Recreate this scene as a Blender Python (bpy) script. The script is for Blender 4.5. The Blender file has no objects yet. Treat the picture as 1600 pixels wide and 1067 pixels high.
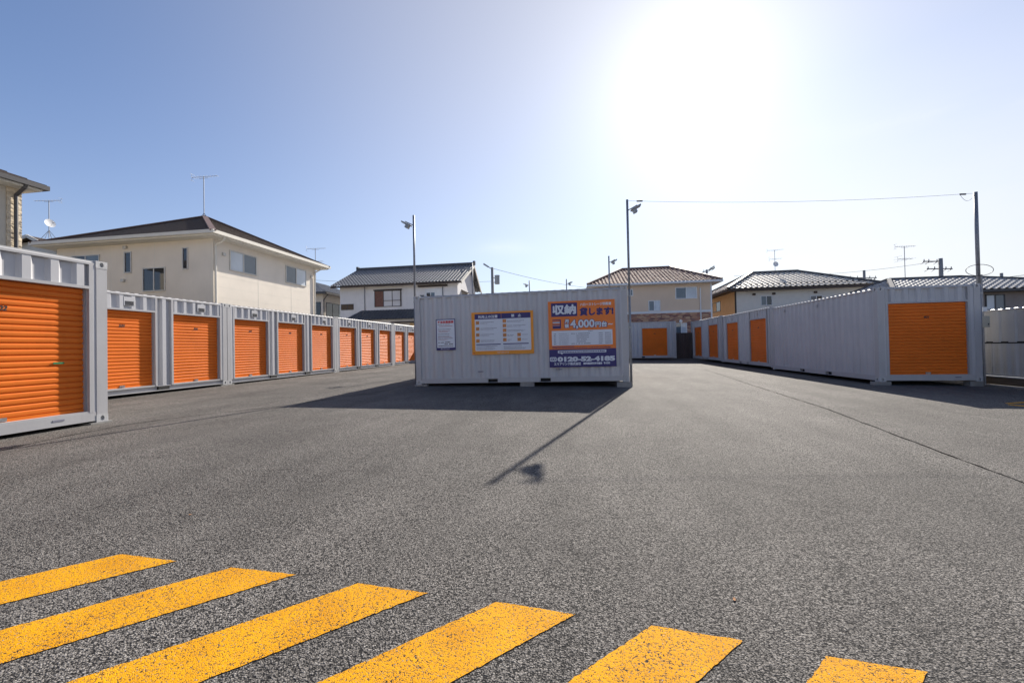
import bpy, math, random
from mathutils import Vector, Matrix
random.seed(7)
R = math.radians
sc = bpy.context.scene
COL = sc.collection

# ------------------------------------------------------------------ camera
CAM_Z = 1.13
cam_d = bpy.data.cameras.new('camera')
cam_d.sensor_width = 36.0
cam_d.lens = 636.624 / 1600 * 36.0
cam_d.clip_start = 0.05
cam_d.clip_end = 3000
cam = bpy.data.objects.new('camera', cam_d)
COL.objects.link(cam)
YAW, PIT, ROL = -0.1532, 0.0128, -0.0191
fw = Vector((math.sin(YAW)*math.cos(PIT), math.cos(YAW)*math.cos(PIT), math.sin(PIT)))
rt = Vector((math.cos(YAW), -math.sin(YAW), 0.0))
up = rt.cross(fw)
rt2 = rt*math.cos(ROL) + up*math.sin(ROL)
up2 = -rt*math.sin(ROL) + up*math.cos(ROL)
m3 = Matrix((rt2, up2, -fw)).transposed()
cam.matrix_world = Matrix.Translation((0, 0, CAM_Z)) @ m3.to_4x4()
sc.camera = cam

# ------------------------------------------------------------------ light
SUN_EL, SUN_AZ = R(31.5), R(15.5)          # azimuth from +Y towards +X
SUN = Vector((math.sin(SUN_AZ)*math.cos(SUN_EL), math.cos(SUN_AZ)*math.cos(SUN_EL), math.sin(SUN_EL)))
sd = bpy.data.lights.new('sun', 'SUN')
sd.energy = 5.0
sd.angle = R(0.53)
sd.color = (1.0, 0.93, 0.83)
so = bpy.data.objects.new('sun', sd)
so.rotation_euler = SUN.to_track_quat('Z', 'Y').to_euler()
so.location = (20, 60, 50)
COL.objects.link(so)

world = bpy.data.worlds.new('World')
sc.world = world
world.use_nodes = True
wn, wl = world.node_tree.nodes, world.node_tree.links
wn.clear()
w_out = wn.new('ShaderNodeOutputWorld')
w_bg = wn.new('ShaderNodeBackground')
w_bg.inputs['Strength'].default_value = 0.085
sky = wn.new('ShaderNodeTexSky')
sky.sky_type = 'NISHITA'
sky.sun_disc = False
sky.sun_elevation = SUN_EL
sky.sun_rotation = SUN_AZ
sky.altitude = 20
sky.air_density = 0.95
sky.dust_density = 0.2
sky.ozone_density = 5.0
# sun aureole from thin high haze, and a few wisps of cirrus: both live in sky directions
w_tc = wn.new('ShaderNodeTexCoord')
w_dot = wn.new('ShaderNodeVectorMath'); w_dot.operation = 'DOT_PRODUCT'
w_dot.inputs[1].default_value = SUN
wl.new(w_tc.outputs['Generated'], w_dot.inputs[0])
w_acos = wn.new('ShaderNodeMath'); w_acos.operation = 'ARCCOSINE'
wl.new(w_dot.outputs['Value'], w_acos.inputs[0])
def w_math(op, a, b=None, clamp=False):
    n = wn.new('ShaderNodeMath'); n.operation = op; n.use_clamp = clamp
    for i, v in enumerate((a, b)):
        if v is None: continue
        if isinstance(v, (int, float)): n.inputs[i].default_value = v
        else: wl.new(v, n.inputs[i])
    return n.outputs[0]
AUR_A, AUR_W, AUR_B, AUR_W2 = 4.2, 0.18, 2.8, 0.83
g1 = w_math('MULTIPLY', w_math('EXPONENT', w_math('MULTIPLY', w_acos.outputs[0], -1.0/AUR_W)), AUR_A)
g2 = w_math('MULTIPLY', w_math('EXPONENT', w_math('MULTIPLY', w_math('POWER', w_acos.outputs[0], 3.0), -1.0/AUR_W2**3)), AUR_B)
g = w_math('ADD', g1, g2)
w_map = wn.new('ShaderNodeMapping'); w_map.inputs['Scale'].default_value = (2.0, 2.0, 9.0)
w_map.inputs['Rotation'].default_value = (0.0, R(11), 0.0)
wl.new(w_tc.outputs['Generated'], w_map.inputs['Vector'])
w_no = wn.new('ShaderNodeTexNoise'); w_no.inputs['Scale'].default_value = 1.7
w_no.inputs['Detail'].default_value = 6; w_no.inputs['Roughness'].default_value = 0.6
wl.new(w_map.outputs[0], w_no.inputs['Vector'])
# the two thin clouds in view: a streak of cirrus on the right, a small wisp low in the middle
def w_dotv(v):
    n = wn.new('ShaderNodeVectorMath'); n.operation = 'DOT_PRODUCT'; n.inputs[1].default_value = v
    wl.new(w_tc.outputs['Generated'], n.inputs[0]); return n.outputs['Value']
def w_gauss(v, s_): return w_math('EXPONENT', w_math('MULTIPLY', w_math('MULTIPLY', v, v), -1.0/s_**2))
tex = w_math('MULTIPLY', w_math('SUBTRACT', w_no.outputs['Fac'], 0.36, True), 3.2)
streak = w_math('MULTIPLY', w_gauss(w_dotv((0.1063, 0.3678, -0.9238)), 0.016), w_math('MULTIPLY', w_math('SUBTRACT', w_dotv((1, 0, 0)), 0.30, True), 2.0))
dw = w_math('ARCCOSINE', w_dotv((-0.1668, 0.9574, 0.2356)))
w_z = wn.new('ShaderNodeSeparateXYZ'); wl.new(w_tc.outputs['Generated'], w_z.inputs[0])
wispc = w_math('MULTIPLY', w_math('MULTIPLY', w_gauss(dw, 0.075), w_gauss(w_math('SUBTRACT', w_z.outputs['Z'], 0.2356), 0.016)), 0.7)
wisp = w_math('MULTIPLY', w_math('ADD', streak, wispc), tex)
g = w_math('ADD', g, wisp)
w_add = wn.new('ShaderNodeMix'); w_add.data_type = 'RGBA'; w_add.blend_type = 'ADD'
w_add.inputs['Factor'].default_value = 1.0
# pale haze lying along the whole horizon
w_sep = wn.new('ShaderNodeSeparateXYZ'); wl.new(w_tc.outputs['Generated'], w_sep.inputs[0])
HAZE_F, HAZE_H = 0.92, 0.22
hz = w_math('MULTIPLY', w_math('EXPONENT', w_math('MULTIPLY', w_math('MAXIMUM', w_sep.outputs['Z'], 0.0), -1.0/HAZE_H)), HAZE_F)
w_hz = wn.new('ShaderNodeMix'); w_hz.data_type = 'RGBA'
w_wb = wn.new('ShaderNodeMix'); w_wb.data_type = 'RGBA'; w_wb.blend_type = 'MULTIPLY'; w_wb.inputs['Factor'].default_value = 1.0
w_wb.inputs['B'].default_value = (0.66, 0.88, 1.05, 1)
wl.new(sky.outputs[0], w_wb.inputs['A'])
wl.new(hz, w_hz.inputs['Factor']); wl.new(w_wb.outputs['Result'], w_hz.inputs['A'])
w_hz.inputs['B'].default_value = (4.9, 4.95, 5.5, 1)
# a thin veil of high cirrus whitens the sky from the sun towards the right
veil = w_math('MINIMUM', w_math('MULTIPLY', w_math('SUBTRACT', w_sep.outputs['X'], 0.12, True), 1.5), 0.62)
veil = w_math('MULTIPLY', veil, w_math('MULTIPLY', w_math('SUBTRACT', 0.46, w_sep.outputs['Z'], True), 3.4, True))
veil = w_math('MULTIPLY', veil, w_math('ADD', w_math('MULTIPLY', w_no.outputs['Fac'], 0.5), 0.62))
w_vl = wn.new('ShaderNodeMix'); w_vl.data_type = 'RGBA'
wl.new(veil, w_vl.inputs['Factor']); wl.new(w_hz.outputs['Result'], w_vl.inputs['A'])
w_vl.inputs['B'].default_value = (5.2, 5.45, 6.1, 1)
wl.new(w_vl.outputs['Result'], w_add.inputs['A'])
w_col = wn.new('ShaderNodeMix'); w_col.data_type = 'RGBA'; w_col.blend_type = 'MULTIPLY'
w_col.inputs['Factor'].default_value = 1.0
w_col.inputs['A'].default_value = (1.0, 0.76, 0.30, 1)
wl.new(g, w_col.inputs['B'])
wl.new(w_col.outputs['Result'], w_add.inputs['B'])
wl.new(w_add.outputs['Result'], w_bg.inputs['Color'])
wl.new(w_bg.outputs[0], w_out.inputs['Surface'])

sc.view_settings.view_transform = 'Standard'
sc.view_settings.look = 'None'
sc.view_settings.gamma = 1.0
sc.view_settings.exposure = 0.7
sc.view_settings.use_curve_mapping = False

# ------------------------------------------------------------------ materials
def srgb(r, g, b):
    f = lambda c: (c/255/12.92) if c/255 <= 0.04045 else ((c/255+0.055)/1.055)**2.4
    return (f(r), f(g), f(b))

def new_mat(name):
    m = bpy.data.materials.new(name)
    m.use_nodes = True
    nt = m.node_tree
    return m, nt.nodes, nt.links, nt.nodes['Principled BSDF']

def mat(name, col, rough=0.5, metal=0.0, var=0.12, vscale=3.0, bump=0.0, bscale=60.0, spec=0.5, coat=0.0,
        streak=0.0, stretch=(1, 1, 1)):
    """paint-like procedural material: noise tint, optional streak dirt and fine relief"""
    m, n, l, b = new_mat(name)
    b.inputs['Roughness'].default_value = rough
    b.inputs['Metallic'].default_value = metal
    b.inputs['Specular IOR Level'].default_value = spec
    b.inputs['Coat Weight'].default_value = coat
    geo = n.new('ShaderNodeNewGeometry')
    mp = n.new('ShaderNodeMapping'); mp.inputs['Scale'].default_value = stretch
    l.new(geo.outputs['Position'], mp.inputs['Vector'])
    no = n.new('ShaderNodeTexNoise'); no.inputs['Scale'].default_value = vscale
    no.inputs['Detail'].default_value = 5
    l.new(mp.outputs[0], no.inputs['Vector'])
    rp = n.new('ShaderNodeValToRGB')
    c = col
    rp.color_ramp.elements[0].position = 0.3
    rp.color_ramp.elements[0].color = (c[0]*(1-var), c[1]*(1-var), c[2]*(1-var), 1)
    rp.color_ramp.elements[1].position = 0.7
    rp.color_ramp.elements[1].color = (min(1, c[0]*(1+var)), min(1, c[1]*(1+var)), min(1, c[2]*(1+var)), 1)
    l.new(no.outputs['Fac'], rp.inputs['Fac'])
    out = rp.outputs['Color']
    if streak:
        mp2 = n.new('ShaderNodeMapping'); mp2.inputs['Scale'].default_value = (9, 9, 0.7)
        l.new(geo.outputs['Position'], mp2.inputs['Vector'])
        n2 = n.new('ShaderNodeTexNoise'); n2.inputs['Scale'].default_value = 1.6; n2.inputs['Detail'].default_value = 6
        l.new(mp2.outputs[0], n2.inputs['Vector'])
        r2 = n.new('ShaderNodeMapRange'); r2.inputs['From Min'].default_value = 0.55; r2.inputs['From Max'].default_value = 0.8
        r2.inputs['To Max'].default_value = streak
        l.new(n2.outputs['Fac'], r2.inputs['Value'])
        mx = n.new('ShaderNodeMix'); mx.data_type = 'RGBA'
        mx.inputs['B'].default_value = (c[0]*0.45, c[1]*0.40, c[2]*0.34, 1)
        l.new(r2.outputs[0], mx.inputs['Factor']); l.new(out, mx.inputs['A'])
        out = mx.outputs['Result']
    l.new(out, b.inputs['Base Color'])
    if bump:
        nb = n.new('ShaderNodeTexNoise'); nb.inputs['Scale'].default_value = bscale; nb.inputs['Detail'].default_value = 4
        l.new(geo.outputs['Position'], nb.inputs['Vector'])
        bp = n.new('ShaderNodeBump'); bp.inputs['Strength'].default_value = bump; bp.inputs['Distance'].default_value = 0.02
        l.new(nb.outputs['Fac'], bp.inputs['Height'])
        l.new(bp.outputs[0], b.inputs['Normal'])
    return m

def asphalt_like(name, paint=None):
    """coarse aggregate: stones from Voronoi cells, pits between them; paint covers the stones, not the pits"""
    m, n, l, b = new_mat(name)
    geo = n.new('ShaderNodeNewGeometry')
    v1 = n.new('ShaderNodeTexVoronoi'); v1.inputs['Scale'].default_value = 150 if paint is None else 230; v1.inputs['Randomness'].default_value = 1
    v2 = n.new('ShaderNodeTexVoronoi'); v2.inputs['Scale'].default_value = 66 if paint is None else 84
    dn = n.new('ShaderNodeTexNoise'); dn.inputs['Scale'].default_value = 60; dn.inputs['Detail'].default_value = 3
    l.new(geo.outputs['Position'], dn.inputs['Vector'])
    for v in (v1, v2): l.new(geo.outputs['Position'], v.inputs['Vector'])
    # stone tint
    sep = n.new('ShaderNodeSeparateColor'); l.new(v1.outputs['Color'], sep.inputs[0])
    rp = n.new('ShaderNodeValToRGB'); rp.color_ramp.interpolation = 'LINEAR'
    e = rp.color_ramp.elements
    e[0].position = 0.0; e[0].color = (0.108, 0.099, 0.090, 1)
    e[1].position = 1.0; e[1].color = (0.37, 0.345, 0.315, 1)
    k = e.new(0.55); k.color = (0.200, 0.184, 0.167, 1)
    k = e.new(0.86); k.color = (0.290, 0.267, 0.240, 1)
    l.new(sep.outputs[0], rp.inputs['Fac'])
    # large patches of wear
    big = n.new('ShaderNodeTexNoise'); big.inputs['Scale'].default_value = 0.45; big.inputs['Detail'].default_value = 7
    big.inputs['Roughness'].default_value = 0.62
    l.new(geo.outputs['Position'], big.inputs['Vector'])
    mr = n.new('ShaderNodeMapRange'); mr.inputs['From Min'].default_value = 0.3; mr.inputs['From Max'].default_value = 0.7
    mr.inputs['To Min'].default_value = 0.70; mr.inputs['To Max'].default_value = 1.25
    l.new(big.outputs['Fac'], mr.inputs['Value'])
    mpl = n.new('ShaderNodeMapping'); mpl.inputs['Scale'].default_value = (1.5, 0.16, 1.0); mpl.inputs['Rotation'].default_value = (0, 0, 0.12)
    l.new(geo.outputs['Position'], mpl.inputs['Vector'])
    lane = n.new('ShaderNodeTexNoise'); lane.inputs['Scale'].default_value = 1.0; lane.inputs['Detail'].default_value = 4
    l.new(mpl.outputs[0], lane.inputs['Vector'])
    lr = n.new('ShaderNodeMapRange'); lr.inputs['From Min'].default_value = 0.35; lr.inputs['From Max'].default_value = 0.65
    lr.inputs['To Min'].default_value = 0.93; lr.inputs['To Max'].default_value = 1.20
    l.new(lane.outputs['Fac'], lr.inputs['Value'])
    lm = n.new('ShaderNodeMath'); lm.operation = 'MULTIPLY'
    sm = n.new('ShaderNodeTexNoise'); sm.inputs['Scale'].default_value = 0.9; sm.inputs['Detail'].default_value = 3; sm.inputs['Distortion'].default_value = 0.6
    l.new(geo.outputs['Position'], sm.inputs['Vector'])
    sr = n.new('ShaderNodeMapRange'); sr.inputs['From Min'].default_value = 0.60; sr.inputs['From Max'].default_value = 0.72   # old stains
    sr.inputs['To Min'].default_value = 1.0; sr.inputs['To Max'].default_value = 0.76
    l.new(sm.outputs['Fac'], sr.inputs['Value'])
    lm2 = n.new('ShaderNodeMath'); lm2.operation = 'MULTIPLY'
    l.new(lr.outputs[0], lm2.inputs[0]); l.new(sr.outputs[0], lm2.inputs[1])
    l.new(mr.outputs[0], lm.inputs[0]); l.new(lm2.outputs[0], lm.inputs[1])
    mul = n.new('ShaderNodeVectorMath'); mul.operation = 'SCALE'
    l.new(rp.outputs['Color'], mul.inputs[0]); l.new(lm.outputs[0], mul.inputs['Scale'])
    # pits
    ad = n.new('ShaderNodeMath'); ad.operation = 'ADD'
    l.new(v1.outputs['Distance'], ad.inputs[0])
    sc2 = n.new('ShaderNodeMath'); sc2.operation = 'MULTIPLY'; sc2.inputs[1].default_value = 0.55
    l.new(v2.outputs['Distance'], sc2.inputs[0]); l.new(sc2.outputs[0], ad.inputs[1])
    pit = n.new('ShaderNodeMapRange'); pit.inputs['From Min'].default_value = 0.62 if paint is None else 0.88
    pit.inputs['From Max'].default_value = 0.98 if paint is None else 1.12
    l.new(ad.outputs[0], pit.inputs['Value'])
    mx = n.new('ShaderNodeMix'); mx.data_type = 'RGBA'
    l.new(pit.outputs[0], mx.inputs['Factor'])
    l.new(mul.outputs[0], mx.inputs['A'])
    mx.inputs['B'].default_value = (0.016, 0.015, 0.015, 1)
    col = mx.outputs['Result']
    if paint is not None:
        pn = n.new('ShaderNodeTexNoise'); pn.inputs['Scale'].default_value = 5; pn.inputs['Detail'].default_value = 6
        l.new(geo.outputs['Position'], pn.inputs['Vector'])
        pr = n.new('ShaderNodeValToRGB')
        pr.color_ramp.elements[0].position = 0.3; pr.color_ramp.elements[0].color = (paint[0]*0.8, paint[1]*0.74, paint[2]*0.8, 1)
        pr.color_ramp.elements[1].position = 0.7; pr.color_ramp.elements[1].color = (*paint, 1)
        l.new(pn.outputs['Fac'], pr.inputs['Fac'])
        # wear: pits, plus a few stones rubbed bare
        wear = n.new('ShaderNodeMapRange'); wear.inputs['From Min'].default_value = 0.97; wear.inputs['From Max'].default_value = 0.985
        l.new(sep.outputs[1], wear.inputs['Value'])
        mxw = n.new('ShaderNodeMath'); mxw.operation = 'MAXIMUM'
        l.new(wear.outputs[0], mxw.inputs[0]); l.new(pit.outputs[0], mxw.inputs[1])
        m2 = n.new('ShaderNodeMix'); m2.data_type = 'RGBA'
        l.new(mxw.outputs[0], m2.inputs['Factor']); l.new(pr.outputs['Color'], m2.inputs['A']); l.new(col, m2.inputs['B'])
        col = m2.outputs['Result']
    l.new(col, b.inputs['Base Color'])
    hsum = n.new('ShaderNodeMath'); hsum.operation = 'MULTIPLY_ADD'
    l.new(ad.outputs[0], hsum.inputs[0]); hsum.inputs[1].default_value = -1.0
    nsc = n.new('ShaderNodeMath'); nsc.operation = 'MULTIPLY'; nsc.inputs[1].default_value = 0.7
    l.new(dn.outputs['Fac'], nsc.inputs[0]); l.new(nsc.outputs[0], hsum.inputs[2])
    bp = n.new('ShaderNodeBump'); bp.inputs['Strength'].default_value = 0.75 if paint is None else 0.5; bp.inputs['Distance'].default_value = 0.006 if paint is None else 0.004
    l.new(hsum.outputs[0], bp.inputs['Height'])
    l.new(bp.outputs[0], b.inputs['Normal'])
    b.inputs['Roughness'].default_value = 0.85 if paint is None else 0.75
    b.inputs['Specular IOR Level'].default_value = 0.22 if paint is None else 0.12
    return m

def glass_mat(name, col, rough=0.04):
    m, n, l, b = new_mat(name)
    geo = n.new('ShaderNodeNewGeometry')
    no = n.new('ShaderNodeTexNoise'); no.inputs['Scale'].default_value = 1.1; no.inputs['Detail'].default_value = 2
    l.new(geo.outputs['Position'], no.inputs['Vector'])
    rp = n.new('ShaderNodeValToRGB')
    rp.color_ramp.elements[0].color = (col[0]*0.75, col[1]*0.75, col[2]*0.75, 1)
    rp.color_ramp.elements[1].color = (col[0]*1.2, col[1]*1.2, col[2]*1.2, 1)
    l.new(no.outputs['Fac'], rp.inputs['Fac']); l.new(rp.outputs['Color'], b.inputs['Base Color'])
    b.inputs['Roughness'].default_value = rough
    b.inputs['Specular IOR Level'].default_value = 0.8
    bp = n.new('ShaderNodeBump'); bp.inputs['Strength'].default_value = 0.02
    l.new(no.outputs['Fac'], bp.inputs['Height']); l.new(bp.outputs[0], b.inputs['Normal'])
    return m

def stone_mat(name, cols, scale=(3.0, 3.0, 9.0)):
    """ledge-stone facing: flat stones of several tints"""
    m, n, l, b = new_mat(name)
    geo = n.new('ShaderNodeNewGeometry')
    mp = n.new('ShaderNodeMapping'); mp.inputs['Scale'].default_value = scale
    l.new(geo.outputs['Position'], mp.inputs['Vector'])
    v = n.new('ShaderNodeTexVoronoi'); v.inputs['Scale'].default_value = 1.0
    l.new(mp.outputs[0], v.inputs['Vector'])
    sp = n.new('ShaderNodeSeparateColor'); l.new(v.outputs['Color'], sp.inputs[0])
    rp = n.new('ShaderNodeValToRGB'); rp.color_ramp.interpolation = 'CONSTANT'
    e = rp.color_ramp.elements
    e[0].position = 0; e[0].color = (*cols[0], 1)
    e[1].position = 1/len(cols); e[1].color = (*cols[1], 1)
    for i, c in enumerate(cols[2:]):
        k = e.new((i+2)/len(cols)); k.color = (*c, 1)
    l.new(sp.outputs[0], rp.inputs['Fac']); l.new(rp.outputs['Color'], b.inputs['Base Color'])
    bp = n.new('ShaderNodeBump'); bp.inputs['Strength'].default_value = 0.8; bp.inputs['Distance'].default_value = 0.03; bp.invert = True
    l.new(v.outputs['Distance'], bp.inputs['Height']); l.new(bp.outputs[0], b.inputs['Normal'])
    b.inputs['Roughness'].default_value = 0.8
    return m

MT = {}
MT['asphalt'] = asphalt_like('asphalt')
MT['yellow'] = asphalt_like('yellow_road_paint', (0.80, 0.372, 0.003))
MT['seam'] = mat('paving_joint_tar', (0.012, 0.0115, 0.011), 1.0, bump=0.3, bscale=90, spec=0.02)
MT['soil'] = mat('bare_ground', (0.13, 0.11, 0.085), 0.95, var=0.3, vscale=0.7, bump=0.4, bscale=25)
MT['cont'] = mat('container_grey_paint', (0.49, 0.488, 0.50), 0.42, var=0.05, vscale=1.2, bump=0.05, bscale=7, streak=0.16)
MT['contframe'] = mat('container_frame_paint', (0.43, 0.425, 0.43), 0.42, var=0.05, vscale=2.2, bump=0.05, bscale=18, streak=0.12)
MT['casting'] = mat('casting_paint', (0.47, 0.47, 0.47), 0.5, var=0.12, vscale=14, bump=0.15, bscale=50)
MT['croof'] = mat('container_roof_paint', (0.5, 0.5, 0.5), 0.5, var=0.1, vscale=1.5)
MT['orange'] = mat('orange_shutter_paint', (0.74, 0.172, 0.022), 0.46, var=0.07, vscale=1.6, spec=0.15, streak=0.10)
MT['dark'] = mat('dark_opening', (0.012, 0.012, 0.013), 0.8, var=0.2)
MT['guide'] = mat('shutter_guide_steel', (0.34, 0.33, 0.34), 0.4, var=0.08)
MT['steel'] = mat('bare_steel', (0.55, 0.55, 0.56), 0.3, metal=0.9, var=0.1, vscale=12)
MT['pole'] = mat('galvanised_pole', (0.24, 0.25, 0.275), 0.5, metal=0.3, var=0.12, vscale=8)
MT['poledk'] = mat('dark_painted_pole', (0.10, 0.10, 0.115), 0.5, var=0.12, vscale=8)
MT['lamp'] = mat('floodlight_housing', (0.30, 0.31, 0.31), 0.4, metal=0.3, var=0.1)
MT['lens'] = glass_mat('floodlight_lens', (0.45, 0.47, 0.48), 0.15)
MT['wire'] = mat('black_cable', (0.03, 0.03, 0.033), 0.6)
MT['concrete'] = mat('concrete', (0.27, 0.26, 0.245), 0.9, var=0.18, vscale=6, bump=0.25, bscale=70)
MT['conpole'] = mat('spun_concrete_pole', (0.27, 0.265, 0.255), 0.85, var=0.12, vscale=3)
MT['navy'] = mat('navy_print', srgb(44, 38, 104), 0.5, var=0.04)
MT['porange'] = mat('orange_print', (0.80, 0.20, 0.025), 0.5, var=0.04)
MT['pamber'] = mat('amber_print', (0.82, 0.30, 0.02), 0.5, var=0.04)
MT['pwhite'] = mat('white_print', (0.66, 0.69, 0.74), 0.5, var=0.03)
MT['pred'] = mat('red_print', (0.55, 0.03, 0.04), 0.5, var=0.03)
MT['pgrey'] = mat('grey_small_print', (0.20, 0.20, 0.25), 0.6, var=0.1)
MT['ppink'] = mat('pink_small_print', (0.42, 0.20, 0.22), 0.6, var=0.1)
MT['pbrown'] = mat('brown_pictogram_print', (0.55, 0.22, 0.06), 0.5, var=0.35, vscale=30)
MT['black'] = mat('black_print', (0.015, 0.013, 0.013), 0.5)
MT['green'] = mat('green_tab', (0.02, 0.22, 0.08), 0.5)
MT['cream'] = mat('cream_siding', (0.73, 0.66, 0.565), 0.8, var=0.05, vscale=1.3, bump=0.12, bscale=40, streak=0.05)
MT['creamtrim'] = mat('cream_trim', (0.66, 0.62, 0.54), 0.5, var=0.04)
MT['shingle'] = mat('brown_slate', (0.085, 0.062, 0.05), 0.75, var=0.25, vscale=9, bump=0.2, bscale=50)
MT['hipcap'] = mat('red_brown_ridge_cap', (0.17, 0.105, 0.085), 0.6, var=0.12)
MT['alu'] = mat('window_aluminium', (0.52, 0.50, 0.46), 0.4, metal=0.2, var=0.05)
MT['whitefr'] = mat('white_window_frame', (0.68, 0.70, 0.72), 0.45, var=0.03)
MT['darkfr'] = mat('dark_window_frame', (0.05, 0.05, 0.055), 0.45, var=0.05)
MT['glass'] = glass_mat('window_glass_dark', (0.02, 0.024, 0.03))
MT['glassb'] = glass_mat('window_glass_grey_blue', (0.10, 0.13, 0.16), 0.06)
MT['glassw'] = glass_mat('window_glass_white_curtain', (0.50, 0.55, 0.60), 0.08)
MT['plaster'] = mat('pale_plaster', (0.70, 0.69, 0.69), 0.85, var=0.06, vscale=1.2, bump=0.1, bscale=30, streak=0.15)
MT['kawara'] = mat('grey_clay_tile', (0.16, 0.165, 0.175), 0.42, var=0.25, vscale=5)
MT['kawara2'] = mat('charcoal_roof_tile', (0.07, 0.075, 0.085), 0.55, var=0.25, vscale=5)
MT['woodtrim'] = mat('dark_brown_trim', (0.06, 0.042, 0.034), 0.7, var=0.15)
MT['redwood'] = mat('weathered_red_shutter_board', (0.17, 0.080, 0.06), 0.75, var=0.4, vscale=6, stretch=(1, 1, 6))
MT['taupe'] = mat('taupe_siding', (0.68, 0.54, 0.41), 0.85, var=0.04, vscale=1.3, bump=0.1, bscale=40)
MT['brick'] = stone_mat('ledge_stone', [(0.38, 0.19, 0.13), (0.20, 0.10, 0.085), (0.52, 0.34, 0.22), (0.28, 0.16, 0.13), (0.45, 0.26, 0.17)])
MT['stile'] = stone_mat('mixed_brown_tile', [(0.40, 0.24, 0.17), (0.27, 0.15, 0.115), (0.50, 0.36, 0.27), (0.20, 0.12, 0.10)], (3.6, 3.6, 5))
MT['ptile'] = mat('weathered_pale_tile', (0.56, 0.505, 0.43), 0.5, var=0.28, vscale=4)
MT['ptile2'] = mat('grey_ribbed_tile', (0.36, 0.35, 0.34), 0.45, var=0.2, vscale=4)
MT['shutterw'] = mat('pale_storm_shutter', (0.62, 0.61, 0.62), 0.6, var=0.06, vscale=2)
MT['ridge'] = mat('dark_ridge_tile', (0.075, 0.075, 0.08), 0.55, var=0.15)
MT['beige'] = mat('grey_beige_wall', (0.70, 0.68, 0.63), 0.85, var=0.04, bump=0.1, bscale=40)
MT['ochre'] = mat('bounce_warm_wall_and_sign', (0.68, 0.47, 0.25), 0.85, var=0.06, bump=0.1, bscale=40)  # side wall's warm bounce light is put into this ochre; also the sign plate
MT['bsiding'] = mat('grey_brown_siding', (0.27, 0.235, 0.22), 0.8, var=0.12, vscale=2)
MT['sandstone'] = stone_mat('pale_split_stone', [(0.60, 0.50, 0.36), (0.52, 0.43, 0.31), (0.66, 0.56, 0.42)], (9, 9, 14))
MT['greysiding'] = mat('grey_green_siding', (0.48, 0.44, 0.37), 0.8, var=0.05)
MT['gutterdk'] = mat('dark_gutter', (0.075, 0.07, 0.07), 0.4, var=0.1)
MT['fencebrown'] = mat('dark_brown_fence_board', (0.055, 0.040, 0.036), 0.65, var=0.25, vscale=7, stretch=(1, 1, 0.2))
MT['hoard'] = mat('grey_steel_hoarding', (0.46, 0.445, 0.43), 0.5, var=0.07, vscale=1.5, streak=0.3)
MT['plank'] = mat('old_brown_timber', (0.11, 0.078, 0.052), 0.85, var=0.35, vscale=5, stretch=(1, 0.3, 4))
MT['boxbeige'] = mat('beige_meter_box', (0.50, 0.47, 0.38), 0.5, var=0.05)
MT['leaf'] = mat('dry_leaf', (0.30, 0.13, 0.04), 0.8, var=0.3, vscale=30)
MT['white'] = mat('white_enamel', (0.78, 0.78, 0.77), 0.4, var=0.03)

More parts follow.
